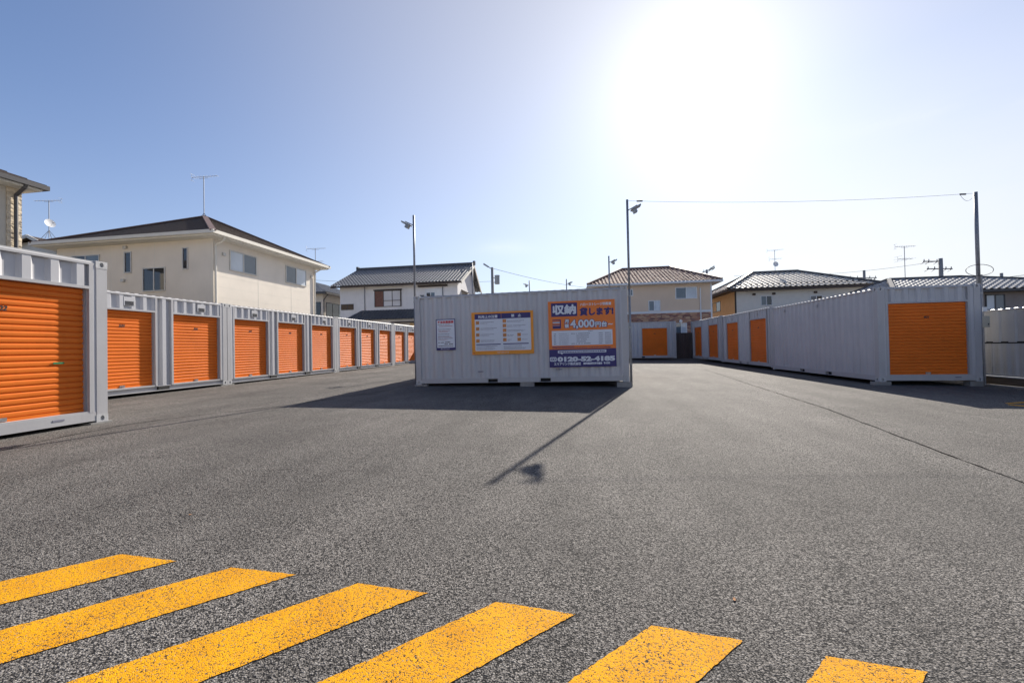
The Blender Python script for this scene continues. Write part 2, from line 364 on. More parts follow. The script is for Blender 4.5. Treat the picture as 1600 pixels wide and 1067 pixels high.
# ------------------------------------------------------------------ mesh helpers
class MB:
    def __init__(self):
        self.v, self.f = [], []
    def add(self, vs, fs):
        o = len(self.v)
        self.v += [tuple(p) for p in vs]
        self.f += [tuple(i+o for i in q) for q in fs]
        return self
    def quad(self, a, b, c, d): return self.add((a, b, c, d), ((0, 1, 2, 3),))
    def poly(self, pts): return self.add(pts, (tuple(range(len(pts))),))
    def box(self, x0, x1, y0, y1, z0, z1):
        return self.hexa([(x0, y0, z0), (x1, y0, z0), (x1, y1, z0), (x0, y1, z0), (x0, y0, z1), (x1, y0, z1), (x1, y1, z1), (x0, y1, z1)])
    def hexa(self, p):
        return self.add(p, ((3, 2, 1, 0), (4, 5, 6, 7), (0, 1, 5, 4), (1, 2, 6, 5), (2, 3, 7, 6), (3, 0, 4, 7)))
    def fbox(self, P, u0, u1, w0, w1, z0, z1):
        """box in a wall frame P(u, w, z)"""
        return self.hexa([P(u0, w0, z0), P(u1, w0, z0), P(u1, w1, z0), P(u0, w1, z0), P(u0, w0, z1), P(u1, w0, z1), P(u1, w1, z1), P(u0, w1, z1)])
    def tube(self, a, b, r, r2=None, n=8, caps=True):
        a, b = Vector(a), Vector(b); r2 = r if r2 is None else r2
        d = (b-a).normalized()
        x = d.orthogonal().normalized(); y = d.cross(x)
        vs = []
        for i in range(n):
            t = 2*math.pi*i/n
            vs.append(a + (x*math.cos(t)+y*math.sin(t))*r)
        for i in range(n):
            t = 2*math.pi*i/n
            vs.append(b + (x*math.cos(t)+y*math.sin(t))*r2)
        fs = [(i, (i+1) % n, n+(i+1) % n, n+i) for i in range(n)]
        if caps: fs += [tuple(range(n-1, -1, -1)), tuple(range(n, 2*n))]
        return self.add(vs, fs)
    def path(self, pts, r, n=6):
        for a, b in zip(pts, pts[1:]): self.tube(a, b, r, n=n)
        return self
    def bar(self, a, b, w, h):
        """rectangular bar between two points, w sideways, h upwards"""
        a, b = Vector(a), Vector(b)
        d = (b-a).normalized()
        s = d.cross(Vector((0, 0, 1)))
        s = Vector((1, 0, 0)) if s.length < 1e-4 else s.normalized()
        t = s.cross(d)
        s = s*(w/2); t = t*(h/2)
        return self.hexa([a-s-t, a+s-t, b+s-t, b-s-t, a-s+t, a+s+t, b+s+t, b-s+t])
    def disc(self, c, nrm, r, bulge=0.0, n=16):
        c, nrm = Vector(c), Vector(nrm).normalized()
        x = nrm.orthogonal().normalized(); y = nrm.cross(x)
        vs = [c - nrm*bulge]
        for i in range(n):
            t = 2*math.pi*i/n; vs.append(c+(x*math.cos(t)+y*math.sin(t))*r*0.6 - nrm*bulge*0.55)
        for i in range(n):
            t = 2*math.pi*i/n; vs.append(c+(x*math.cos(t)+y*math.sin(t))*r)
        fs = [(0, 1+i, 1+(i+1) % n) for i in range(n)] + [(1+i, 1+n+i, 1+n+(i+1) % n, 1+(i+1) % n) for i in range(n)]
        return self.add(vs, fs)
    def mesh(self, name, m, smooth=False):
        me = bpy.data.meshes.new(name)
        me.from_pydata(self.v, [], self.f)
        me.materials.append(MT[m] if isinstance(m, str) else m)
        if smooth: me.polygons.foreach_set('use_smooth', [True]*len(me.polygons))
        me.update()
        return me
    def build(self, name, m, parent=None, smooth=False, loc=None, rot=None):
        return link(name, self.mesh(name, m, smooth), parent, loc, rot)

def link(name, data, parent=None, loc=None, rot=None):
    o = bpy.data.objects.new(name, data)
    COL.objects.link(o)
    o.parent = parent
    if loc is not None: o.location = loc
    if rot is not None: o.rotation_euler = rot
    return o

def tag(o, label=None, cat=None, group=None, kind=None):
    if label: o['label'] = label
    if cat: o['category'] = cat
    if group: o['group'] = group
    if kind: o['kind'] = kind
    return o

def thing(name, label, cat, loc=(0, 0, 0), rz=0.0, group=None, ry=0.0):
    o = link(name, None, None, loc, (0, ry, rz))
    o.empty_display_size = 0.2
    return tag(o, label, cat, group)

def copy_tree(o, parent=None):
    c = o.copy(); COL.objects.link(c); c.parent = parent
    for ch in [x for x in o.children]: copy_tree(ch, c)
    return c

def text_mesh(body, size, m, bold=0.0, shear=0.0, align='LEFT', width=None):
    cjk = any(ord(ch) > 0x2000 for ch in body)
    cu = bpy.data.curves.new('lettering', 'FONT')
    cu.body = body; cu.size = size; cu.offset = 0.0 if cjk else bold; cu.shear = shear
    cu.align_x = align; cu.align_y = 'BOTTOM_BASELINE'; cu.resolution_u = 3
    o = bpy.data.objects.new('lettering', cu); COL.objects.link(o)
    dg = bpy.context.evaluated_depsgraph_get(); dg.update()
    me = bpy.data.meshes.new_from_object(o.evaluated_get(dg))
    bpy.data.objects.remove(o); bpy.data.curves.remove(cu)
    me.materials.clear(); me.materials.append(MT[m])
    if width and len(me.vertices):
        xs = [v.co.x for v in me.vertices]; x0, x1 = min(xs), max(xs)
        k = width/(x1-x0)
        for v in me.vertices: v.co.x = (v.co.x-x0)*k
    if cjk and bold:                                   # heavier strokes: the glyph repeated around its outline
        vs = [v.co.copy() for v in me.vertices]; ps = [tuple(p.vertices) for p in me.polygons]
        b = MB()
        for k in range(9):
            r = bold*1.15 if k else 0.0
            b.add([(v.x+r*math.cos(k*math.pi/4), v.y+r*math.sin(k*math.pi/4), 0.00012*k) for v in vs], ps)
        me = b.mesh('lettering', m)
    return me

# ------------------------------------------------------------------ ground
def G(x, y):
    x = max(-14.0, min(13.0, x)); y = max(-12.0, min(34.0, y))
    return -0.0551 - 0.01023*x + 0.00406*y - 0.000351*x*x

gb = MB(); gb.quad((-900, -700, -0.75), (900, -700, -0.75), (900, 1100, -0.75), (-900, 1100, -0.75))
tag(gb.build('ground', 'soil'), kind='structure')

lot = MB()
xs = [-14 + 0.75*i for i in range(35)] + [11.9]
ys = [-12 + 1.0*i for i in range(47)]
xs = sorted(set(x for x in xs if x <= 11.2)) + [11.2]
idx = {}
vs = []
for j, y in enumerate(ys):
    for i, x in enumerate(xs):
        idx[i, j] = len(vs); vs.append((x, y, G(x, y)))
fs = [(idx[i, j], idx[i+1, j], idx[i+1, j+1], idx[i, j+1]) for j in range(len(ys)-1) for i in range(len(xs)-1)]
lot.add(vs, fs)
tag(lot.build('asphalt_pavement', 'asphalt', smooth=True), kind='structure')

def strip(pts, width, m, name, jitter=0.0, lift=0.004):
    s = MB(); L, Rr = [], []
    fine = []
    for a, b in zip(pts, pts[1:]):
        n = max(1, int((Vector(b)-Vector(a)).length/0.12))
        for k in range(n):
            t = k/n; fine.append((a[0]+(b[0]-a[0])*t, a[1]+(b[1]-a[1])*t))
    fine.append(pts[-1])
    off = 0.0
    for i, p in enumerate(fine):
        q = fine[min(i+1, len(fine)-1)]; o = fine[max(i-1, 0)]
        d = Vector((q[0]-o[0], q[1]-o[1])).normalized(); nn = Vector((-d.y, d.x))
        off = off*0.8 + random.uniform(-jitter, jitter)
        w = width*random.uniform(0.35, 1.3)/2
        a = (p[0]+nn.x*(off+w), p[1]+nn.y*(off+w)); b = (p[0]+nn.x*(off-w), p[1]+nn.y*(off-w))
        L.append((*a, G(*a)+lift)); Rr.append((*b, G(*b)+lift))
    for i in range(len(L)-1): s.quad(Rr[i], Rr[i+1], L[i+1], L[i])
    return tag(s.build(name, m), kind='structure')

strip([(-6.6, 3.0), (-6.767, 3.861), (-6.94, 4.589), (-6.992, 5.437), (-6.657, 6.211), (-6.107, 7.027), (-5.817, 7.632), (-5.243, 9.258), (-4.9, 10.6)], 0.024, 'seam', 'paving_joint', 0.006)
strip([(3.52, 3.2), (3.649, 3.993), (3.767, 4.706), (3.973, 5.825), (4.386, 8.035), (4.671, 10.886), (5.148, 14.767), (5.685, 19.356)], 0.020, 'seam', 'paving_joint', 0.008)

# yellow hatching on the way in: each stripe is its own mark
ordinal = ['leftmost', 'second from the left', 'third from the left', 'fourth from the left', 'fifth from the left', 'rightmost']
def stripe(c, label, grp, rag=0.003):
    """thin paint film with slightly uneven edges"""
    s = MB()
    A, B, Cc, D = [Vector(p) for p in c]
    n = max(8, int((A-D).length/0.02)); m = max(3, int((A-B).length/0.04))
    grid = []
    for k in range(n+1):
        row = []
        for q in range(m+1):
            p = A.lerp(B, q/m).lerp(D.lerp(Cc, q/m), k/n)
            if q in (0, m) or k in (0, n): p = p + Vector((random.uniform(-rag, rag), random.uniform(-rag, rag)))
            row.append((p.x, p.y, G(p.x, p.y)+0.0035))
        grid.append(row)
    w = m+1
    s.add([p for r in grid for p in r], [(k*w+q, k*w+q+1, (k+1)*w+q+1, (k+1)*w+q) for k in range(n) for q in range(m)])
    return tag(s.build('painted_stripe', 'yellow'), label, 'road marking', grp)
ends = [((-2.606, 1.988), (-2.215, 1.963)), ((-1.849, 1.947), (-1.459, 1.932)), ((-1.092, 1.902), (-0.721, 1.874)),
        ((-0.384, 1.852), (-0.023, 1.817)), ((0.292, 1.788), (0.635, 1.751)), ((0.911, 1.706), (1.221, 1.678))]
for k, ((x0, y0), (x1, y1)) in enumerate(ends):
    d = 1.75
    stripe([(x0, y0), (x1, y1), (x1-d, y1-d*0.985), (x0-d, y0-d*0.985)],
           'yellow diagonal stripe painted on the asphalt, %s of the row' % ordinal[k], 'yellow hatching stripes at the entrance')
# faint yellow mark lying in the shade at the right
stripe([(8.05, 9.10), (8.02, 9.02), (9.4, 9.55), (9.5, 9.75)], 'upper yellow line painted in the shadow before the right-hand container', 'yellow lines in the right shadow')
stripe([(7.98, 8.95), (7.88, 8.86), (8.25, 8.1), (8.6, 8.2)], 'lower yellow line painted in the shadow before the right-hand container', 'yellow lines in the right shadow')

# ------------------------------------------------------------------ storage containers
CL, CW, CH = 6.058, 2.438, 2.591

def corr(mb, P, u0, u1, z0, z1, pitch=0.278, wo=-0.012, wi=-0.05, frac=(0.26, 0.24, 0.26, 0.24), phase=0.0):
    """trapezoid corrugated sheet between u0 and u1"""
    pts = []
    cyc = [0, frac[0], frac[0]+frac[1], frac[0]+frac[1]+frac[2], 1]
    val = [wo, wo, wi, wi, wo]
    def w(t):
        t = t % 1.0
        for a, b, va, vb in zip(cyc, cyc[1:], val, val[1:]):
            if t <= b: return va + (vb-va)*(t-a)/(b-a)
        return wo
    brk = {u0, u1}
    k = math.floor(u0/pitch)-1
    while k*pitch < u1+pitch:
        for c in cyc[:-1]:
            u = (k+c+phase)*pitch
            if u0 < u < u1: brk.add(u)
        k += 1
    us = sorted(brk)
    for a, b in zip(us, us[1:]):
        if b-a < 1e-5: continue
        wa, wb = w(a/pitch-phase+1e-6), w(b/pitch-phase-1e-6)
        mb.quad(P(a, wa, z0), P(b, wb, z0), P(b, wb, z1), P(a, wa, z1))

def holed_plate(mb, P, u0, u1, z0, z1, w, depth, cu, cz, ru, rz, n=12):
    """slab with a round-ended hole seen on its outer face"""
    rect, el = [], []
    for i in range(n):
        t = 2*math.pi*(i+0.5)/n
        c, s = math.cos(t), math.sin(t)
        k = 1/max(abs(c), abs(s))
        ru_ = (u1-cu) if c > 0 else (cu-u0); rz_ = (z1-cz) if s > 0 else (cz-z0)
        rect.append((cu+c*k*ru_, cz+s*k*rz_)); el.append((cu+c*ru, cz+s*rz))
    vs = [P(a, w, b) for a, b in rect] + [P(a, w, b) for a, b in el] + [P(a, w-depth, b) for a, b in el] + [P(a, w-depth, b) for a, b in rect]
    fs = []
    for i in range(n):
        j = (i+1) % n
        fs += [(i, j, n+j, n+i), (n+i, n+j, 2*n+j, 2*n+i), (i, 3*n+i, 3*n+j, j)]
    mb.add(vs, fs)
    # exact corners of the slab
    for a, b in ((u0, z0), (u1, z0), (u1, z1), (u0, z1)):
        near = sorted(rect, key=lambda q: (q[0]-a)**2+(q[1]-b)**2)[:2]
        mb.add([P(near[0][0], w, near[0][1]), P(a, w, b), P(near[1][0], w, near[1][1])], ((0, 1, 2),))

SLAT = [(-0.004, 0.0), (0.008, 0.05), (0.0165, 0.15), (0.020, 0.45), (0.0185, 0.76), (0.010, 0.88), (-0.004, 0.94), (-0.004, 1.0)]
def shutter(parent, P, u0, u1, z0, z1, number, slats_apart=False, depth=0.115, tab=False):
    """roll-up shutter set back in its opening"""
    n = 22
    zb = z0 + 0.045
    p = (z1-zb)/n
    wd = -depth
    root = MB()
    root.fbox(P, u0+0.016, u1-0.016, wd-0.03, wd+0.022, z0, zb)           # bottom bar
    sh = root.build('roller_shutter', 'orange', parent)
    if slats_apart:
        s = MB()
        for (w0, a), (w1, b) in zip(SLAT, SLAT[1:]):
            s.quad(P(u0+0.016, wd+w0, zb+a*p), P(u1-0.016, wd+w0, zb+a*p), P(u1-0.016, wd+w1, zb+b*p), P(u0+0.016, wd+w1, zb+b*p))
        s.quad(P(u0+0.016, wd-0.006, zb), P(u1-0.016, wd-0.006, zb), P(u1-0.016, wd-0.006, zb+p), P(u0+0.016, wd-0.006, zb+p))
        me = s.mesh('slat', 'orange')
        for k in range(n): link('slat', me, sh, (0, 0, p*k))
    else:
        s = MB()
        for k in range(n):
            for (w0, a), (w1, b) in zip(SLAT, SLAT[1:]):
                s.quad(P(u0+0.016, wd+w0, zb+(a+k)*p), P(u1-0.016, wd+w0, zb+(a+k)*p), P(u1-0.016, wd+w1, zb+(b+k)*p), P(u0+0.016, wd+w1, zb+(b+k)*p))
        tag(s.build('slat_curtain', 'orange', sh), kind='stuff')
    for a, b in ((u0, u0+0.02), (u1-0.02, u1)):
        g = MB(); g.fbox(P, a, b, wd-0.03, wd+0.05, z0, z1); g.build('guide_rail', 'guide', sh)
    h = MB(); c = (u0+u1)/2
    h.fbox(P, c-0.06, c+0.06, wd+0.022, wd+0.035, z0+0.008, z0+0.06)
    h.fbox(P, c-0.035, c+0.02, wd+0.035, wd+0.062, z0+0.022, z0+0.045)
    h.build('lock_handle', 'steel', sh)
    if tab:
        t = MB(); t.fbox(P, u1-0.40, u1-0.27, wd+0.024, wd+0.031, zb+p*8.35, zb+p*8.65)
        t.build('green_tab', 'green', sh)
    if number:
        me = text_mesh(number, 0.092, 'black', bold=0.003, shear=0.25, align='CENTER')
        k = round((1.70-zb)/p); zt = zb + k*p + p*0.14
        o = P(c, wd+0.0215, zt); ux = P(c+1, wd+0.0215, zt)
        U = (Vector(ux)-Vector(o)); N = Vector(P(c, wd+1.0215, zt))-Vector(o)
        lo = link('door_number', me, sh)
        lo.matrix_local = Matrix.Translation(o) @ Matrix((U, Vector((0, 0, 1)), N)).transposed().to_4x4()

def container(name, label, loc, rz=0.0, L=CL, W=CW, H=CH, sides=None, group='grey storage containers', ry=0.0, extra_nums=None):
    """shell with posts, rails, castings and four sides; a side spec may hold shutter openings"""
    t = thing(name, label, 'container', loc, rz, group, ry)
    sides = sides or {}
    FR = {'front': (Vector((0, 0, 0)), Vector((1, 0, 0)), Vector((0, -1, 0)), L),
          'right': (Vector((L, 0, 0)), Vector((0, 1, 0)), Vector((1, 0, 0)), W),
          'back': (Vector((L, W, 0)), Vector((-1, 0, 0)), Vector((0, 1, 0)), L),
          'left': (Vector((0, W, 0)), Vector((0, -1, 0)), Vector((-1, 0, 0)), W)}
    cw, ch, cd = 0.165, 0.118, 0.165
    for x in (0, 1):
        for y in (0, 1):
            p = MB(); x0 = 0.004 if x == 0 else L-0.156; y0 = 0.004 if y == 0 else W-0.156
            p.box(x0, x0+0.152, y0, y0+0.152, ch, H-ch)
            p.build('corner_post', 'contframe', t)
    for key, (o, U, N, Ls) in FR.items():
        P = lambda u, w, z, o=o, U=U, N=N: tuple(o + U*u + N*w + Vector((0, 0, z)))
        sp = sides.get(key, {})
        doors = sp.get('doors', [])
        z0, z1 = 0.19, 2.125
        a, b = 0.156, Ls-0.156
        pitch = sp.get('pitch', 0.278 if Ls > 3 else 0.316)
        tr = MB()
        sec = [(-0.065, H-0.078), (-0.006, H-0.078), (-0.006, H-0.046), (-0.036, H-0.014), (-0.065, H-0.014)]
        tr.add([P(cw, w_, z_) for w_, z_ in sec]+[P(Ls-cw, w_, z_) for w_, z_ in sec],
               [(i_, (i_+1) % 5, 5+(i_+1) % 5, 5+i_) for i_ in range(5)]+[(0, 1, 2, 3, 4), (9, 8, 7, 6, 5)])
        tr.build('top_rail', 'contframe', t)
        br = MB()
        if sp.get('channel'):
            br.fbox(P, cw, Ls-cw, -0.12, -0.062, 0.03, 0.166)
            br.fbox(P, cw, Ls-cw, -0.062, -0.004, 0.03, 0.050)
            br.fbox(P, cw, Ls-cw, -0.062, -0.010, 0.150, 0.166)
        else:
            us = [cw]
            for q in sp.get('pockets', []): us += [q[0], q[1]]
            us.append(Ls-cw)
            for i in range(0, len(us), 2): br.fbox(P, us[i], us[i+1], -0.11, -0.006, 0.03, 0.166)
            for q in sp.get('pockets', []):
                br.fbox(P, q[0], q[1], -0.11, -0.006, 0.136, 0.166)
                br.fbox(P, q[0], q[1], -0.11, -0.006, 0.03, 0.038)
        br.build('bottom_rail', 'contframe', t)
        for q in sp.get('pockets', []):
            d = MB()
            if sp.get('channel'): d.fbox(P, q[0], q[1], -0.0615, -0.012, 0.0505, 0.1495)
            else: d.fbox(P, q[0], q[1], -0.16, -0.105, 0.038, 0.136)
            d.build('forklift_pocket', 'dark', t)
        wall = MB()
        if not doors:
            corr(wall, P, a, b, 0.166, H-0.078, pitch, phase=sp.get('phase', 0.1))
        else:
            edges = []
            for (d0, d1) in doors: edges.append((d0-0.055, d1+0.055))
            pos = a
            def infill(p0, p1):
                g = p1-p0
                if g < 0.03: return
                if g < 0.13: wall.fbox(P, p0, p1, -0.05, -0.012, 0.166, H-0.078); return
                if g > 0.7: corr(wall, P, p0, p1, 0.166, H-0.078, pitch, wi=-0.05); return
                pr = [(0, -0.075), (0.26, -0.075), (0.36, -0.010), (0.62, -0.010), (0.72, -0.075), (1, -0.075)]
                for (fa, wa), (fb, wb) in zip(pr, pr[1:]):
                    wall.quad(P(p0+fa*g, wa, 0.166), P(p0+fb*g, wb, 0.166), P(p0+fb*g, wb, H-0.078), P(p0+fa*g, wa, H-0.078))
            for (e0, e1) in edges:
                infill(pos, e0); pos = e1
            infill(pos, b)
            for (d0, d1) in doors:
                corr(wall, P, d0, d1, z1+0.045, H-0.078, sp.get('hpitch', 0.278), -0.014, -0.058, phase=sp.get('phase', 0.1), frac=(0.30, 0.14, 0.42, 0.14))
        wall.build('wall_panel', 'cont', t)
        nums = sp.get('nums', [None]*len(doors))
        for (d0, d1), num in zip(doors, nums):
            f = MB()
            dp = sp.get('depth', 0.115)
            f.fbox(P, d0-0.055, d0, -dp-0.05, -0.004, 0.166, H-0.078)
            f.fbox(P, d1, d1+0.055, -dp-0.05, -0.004, 0.166, H-0.078)
            f.fbox(P, d0, d1, -dp-0.05, -0.004, z1, z1+0.045)
            f.fbox(P, d0, d1, -dp-0.05, -0.010, 0.166, z0)
            f.build('door_frame', 'contframe', t)
            shutter(t, P, d0, d1, z0, z1, num, sp.get('apart', False), dp, sp.get('tab', False))
            if sp.get('vents'):
                c = d0 + (d1-d0)*0.58
                v = MB()
                v.hexa([P(c-0.13, -0.05, 2.25), P(c+0.13, -0.05, 2.25), P(c+0.13, -0.010, 2.25), P(c-0.13, -0.010, 2.25),
                        P(c-0.13, -0.05, 2.47), P(c+0.13, -0.05, 2.47), P(c+0.13, -0.010, 2.47), P(c-0.13, -0.010, 2.47)])
                vo = v.build('vent_cover', 'cont', t)
                s = MB()
                for k in range(5): s.fbox(P, c-0.10, c+0.10, -0.011, -0.006, 2.262+k*0.021, 2.276+k*0.021)
                s.build('louvre', 'dark', vo)
        for q in sp.get('plates', []):
            m = MB(); m.fbox(P, q[0], q[1], -0.006, -0.001, q[2], q[2]+0.028)
            m.build('data_plate', 'pgrey', t)
        for q in sp.get('wallvents', []):
            m = MB(); m.fbox(P, q[0]-0.055, q[0]+0.055, -0.02, 0.006, q[1], q[1]+0.10)
            m.build('wall_vent', 'contframe', t)
    # castings: a block with a round-ended slot on both outer faces
    for kx in (0, 1):
        for ky in (0, 1):
            for kz in (0, 1):
                c = MB()
                x0, x1 = (0, cw) if kx == 0 else (L-cw, L)
                y0, y1 = (0, cw) if ky == 0 else (W-cw, W)
                za, zb = (0.0, ch) if kz == 0 else (H-ch, H)
                bx0, bx1 = (x0+0.04, x1) if kx == 0 else (x0, x1-0.04)
                by0, by1 = (y0+0.04, y1) if ky == 0 else (y0, y1-0.04)
                c.box(bx0, bx1, by0, by1, za, zb)
                yy, sy = (0, -1) if ky == 0 else (W, 1)
                xx, sx = (0, -1) if kx == 0 else (L, 1)
                Py = lambda u, w, z: (u, yy+sy*w, z)
                Px = lambda u, w, z: (xx+sx*w, u, z)
                holed_plate(c, Py, bx0, bx1, za, zb, 0.0, 0.04, (x0+x1)/2, (za+zb)/2, 0.030, 0.040)
                holed_plate(c, Px, y0, y1, za, zb, 0.0, 0.04, (y0+y1)/2, (za+zb)/2, 0.030, 0.040)
                c.build('corner_casting', 'casting', t)
    r = MB()
    n = int((L-0.3)/0.21)
    for k in range(n):   # roof sheet with cross corrugations
        u0 = 0.15+k*(L-0.3)/n; q = (L-0.3)/n
        zt, zl = H-0.012, H-0.032
        ybs = (0.02, W-0.02)
        for (ua, za_), (ub, zb_) in (((u0, zl), (u0+q*0.25, zl)), ((u0+q*0.25, zl), (u0+q*0.4, zt)), ((u0+q*0.4, zt), (u0+q*0.75, zt)), ((u0+q*0.75, zt), (u0+q, zl))):
            r.quad((ua, ybs[0], za_), (ub, ybs[0], zb_), (ub, ybs[1], zb_), (ua, ybs[1], za_))
    r.box(0.02, 0.15, 0.02, W-0.02, H-0.05, H-0.013); r.box(L-0.15, L-0.02, 0.02, W-0.02, H-0.05, H-0.013)
    r.build('roof', 'croof', t)
    f = MB(); f.box(0.1, L-0.1, 0.13, W-0.13, 0.06, 0.16)
    f.build('floor', 'dark', t)
    return t

def block(x, y, z1, label, sx=0.39, sy=0.2):
    b = MB(); z0 = G(x, y)-0.03
    b.box(-sx/2, sx/2, -sy/2, sy/2, 0, z1-z0-0.002)
    o = b.build('support_block', 'concrete', None, loc=(x, y, z0))
    return tag(o, label, 'block', 'concrete blocks under the containers')

THREE = [(0.285, 1.785), (2.285, 3.790), (4.285, 5.800)]
LRX = -11.066
zL = CAM_Z-1.036
# left row, long sides facing the yard
cb = container('storage_container', 'grey container with three orange shutters, second in the left row', (LRX, 11.58, zL), R(90),
               sides={'front': dict(doors=THREE, nums=['507', '508', '509'], vents=True, channel=True, pockets=[(1.9, 2.2), (3.86, 4.16)], plates=[])},
               group='containers of the left row')
for k, (lab) in enumerate(['grey container with three orange shutters, third in the left row',
                           'grey container with orange shutters at the far end of the left row']):
    c = copy_tree(cb); c.location = (LRX, 11.58+CL*(k+1)+0.012*(k+1), zL+0.012*(k+1)); c['label'] = lab
LA = 5.93
container('storage_container', 'grey container with orange shutters, half hidden by the nearest container at left', (LRX, 11.568-LA, zL+0.004), R(90), L=LA,
          sides={'front': dict(doors=[(a-(CL-LA) if i else 0.24, b-(CL-LA)) for i, (a, b) in enumerate(THREE)], nums=['504', '505', '506'], vents=True, channel=True,
                               pockets=[(3.74, 4.04)])}, group='containers of the left row')
# nearest container, end-on
zN = CAM_Z-1.082
container('storage_container', 'nearest grey container at the left edge with a single orange shutter', (-7.581-CL, 5.60-CW, zN), 0,
          sides={'right': dict(doors=[(0.254, 2.184)], nums=['502'], apart=True, tab=True, plates=[(1.72, 1.86, 0.10)], pitch=0.316, hpitch=0.316, phase=0.42)},
          group='containers placed end-on')
# middle container with the notices
CCX, CCY, CCZ = 1.443-CL, 11.373, CAM_Z-1.0335-0.025
CC_RY = -R(0.47)
container('storage_container', 'grey container carrying the notices in the middle of the yard', (CCX, CCY, CCZ), 0, ry=CC_RY,
          sides={'front': dict(pockets=[(2.14, 2.43), (3.64, 3.93)], plates=[(1.86, 2.02, 0.335), (4.08, 4.26, 0.36)])}, group='containers of the middle block')
for k, lab in enumerate(['grey container directly behind the one with the notices', 'grey container furthest back in the middle block']):
    container('storage_container', lab, (CCX, CCY+CW*(k+1)+0.03*(k+1), CCZ+0.01), 0,
              sides={'right': dict(doors=[(0.27, 2.16)])}, group='containers of the middle block')
# right row
zR = CAM_Z-1.1514
container('storage_container', 'grey container with one wide orange shutter in its end wall, front of the right row', (8.196, 12.538+CL, zR), R(-90),
          sides={'right': dict(doors=[(0.255, 2.145)], nums=['401'], plates=[(1.80, 1.94, 0.10)], pitch=0.316, hpitch=0.316, depth=0.07),
                 'front': dict(pockets=[(2.05, 2.38), (3.62, 3.95)], wallvents=[(1.0, 2.30), (3.2, 2.30)], phase=0.3)}, group='containers of the right row')
TWO = [(0.80, 2.40), (3.79, 5.49)]
c2 = container('storage_container', 'grey container with two orange shutters, middle of the right row', (8.206, 12.538+CL*2+0.015, zR+0.06), R(-90),
               sides={'front': dict(doors=TWO, nums=['403', '402'], pockets=[(2.5, 2.75), (3.4, 3.62)], depth=0.07, wallvents=[(1.6, 2.3), (4.64, 2.3)])}, group='containers of the right row')
c3 = copy_tree(c2); c3.location = (8.206, 12.538+CL*3+0.03, zR+0.10)
c3['label'] = 'grey container with two orange shutters at the far end of the right row'
# back row, closing the yard
c4 = container('storage_container', 'grey container with an orange shutter at the back of the yard, beside the brown gate', (7.03-CL, 30.0, 0.12), 0,
               sides={'front': dict(doors=[(0.56, 2.30), (3.74, 5.47)], nums=['411', '410'], pockets=[(3.7, 3.93)], depth=0.07)}, group='containers of the back row')
c5 = copy_tree(c4); c5.location = (7.03-CL*2-0.03, 30.0, 0.13); c5['label'] = 'grey container at the back of the yard, middle of the back row'
c6 = copy_tree(c4); c6.location = (7.03-CL*3-0.06, 30.0, 0.14); c6['label'] = 'grey container at the back of the yard, casting shade on the left row'

block(1.30, 11.47, CCZ+0.045, 'concrete block under the right front corner of the container with notices')
block(-4.48, 11.47, CCZ+0.0, 'concrete block under the left front corner of the container with notices')
block(-1.35, 11.50, CCZ+0.05, 'concrete block under the middle of the container with notices')
block(8.30, 12.66, zR, 'concrete block under the left corner of the front right-hand container')
block(10.50, 12.66, zR, 'concrete block under the right corner of the front right-hand container', 0.3)
block(-7.72, 5.50, zN, 'flat concrete block under the corner of the nearest left container', 0.3, 0.3)
for yy, nm in ((11.57, 'second'), (17.65, 'third'), (23.72, 'fourth')):
    block(-11.18, yy, zL, 'flat concrete pad under the joint before the %s container of the left row' % nm, 0.25, 0.5)

# ------------------------------------------------------------------ notices on the middle container
CCM = Matrix.Translation((CCX, CCY, CCZ)) @ Matrix.Rotation(CC_RY, 4, 'Y')
def notice(name, label, u0, z0):
    o = link(name, None); tag(o, label, 'sign', 'notices on the middle container')
    o.matrix_world = CCM @ Matrix.Translation((u0, -0.016, z0)) @ Matrix.Rotation(R(90), 4, 'X')
    return o     # local x right, y up, z out of the wall
def rect(parent, name, m, x0, x1, y0, y1, z0, z1, rr=0.0):
    b = MB()
    if rr:
        pts = []
        for cx, cy, a0 in ((x1-rr, y1-rr, 0), (x0+rr, y1-rr, 90), (x0+rr, y0+rr, 180), (x1-rr, y0+rr, 270)):
            for k in range(5): t = R(a0+k*22.5); pts.append((cx+rr*math.cos(t), cy+rr*math.sin(t)))
        n = len(pts)
        b.add([(x, y, z0) for x, y in pts]+[(x, y, z1) for x, y in pts], [tuple(range(n, 2*n)), tuple(range(n-1, -1, -1))]+[(i, (i+1) % n, n+(i+1) % n, n+i) for i in range(n)])
    else: b.box(x0, x1, y0, y1, z0, z1)
    return b.build(name, m, parent)
def words(parent, body, m, x, y, size, z, bold=0.0, width=None, name='lettering', shear=0.0):
    me = text_mesh(body, size, m, bold, shear, 'LEFT', width)
    return link(name, me, parent, (x, y, z))
def outlined(parent, body, m, mo, x, y, size, z, bold, width, edge):
    words(parent, body, mo, x-edge, y, size, z, bold+edge, width+2*edge, 'lettering_outline')
    words(parent, body, m, x, y, size, z+0.0012, bold, width)
def print_rows(parent, m, rows, z, name='small_print'):
    """lines of tiny print: runs of short dashes standing for characters too small to read"""
    b = MB()
    for (x0, x1, y, h) in rows:
        x = x0
        while x < x1-0.004:
            w = min(x1-x, random.uniform(h*0.7, h*1.5))
            hh = h*random.uniform(0.75, 1.0)
            b.box(x, x+w, y, y+hh, z, z+0.0006)
            x += w+h*random.uniform(0.15, 0.4)
            if random.random() < 0.06: x += h*1.2
    return tag(b.build(name, m, parent), kind='stuff')

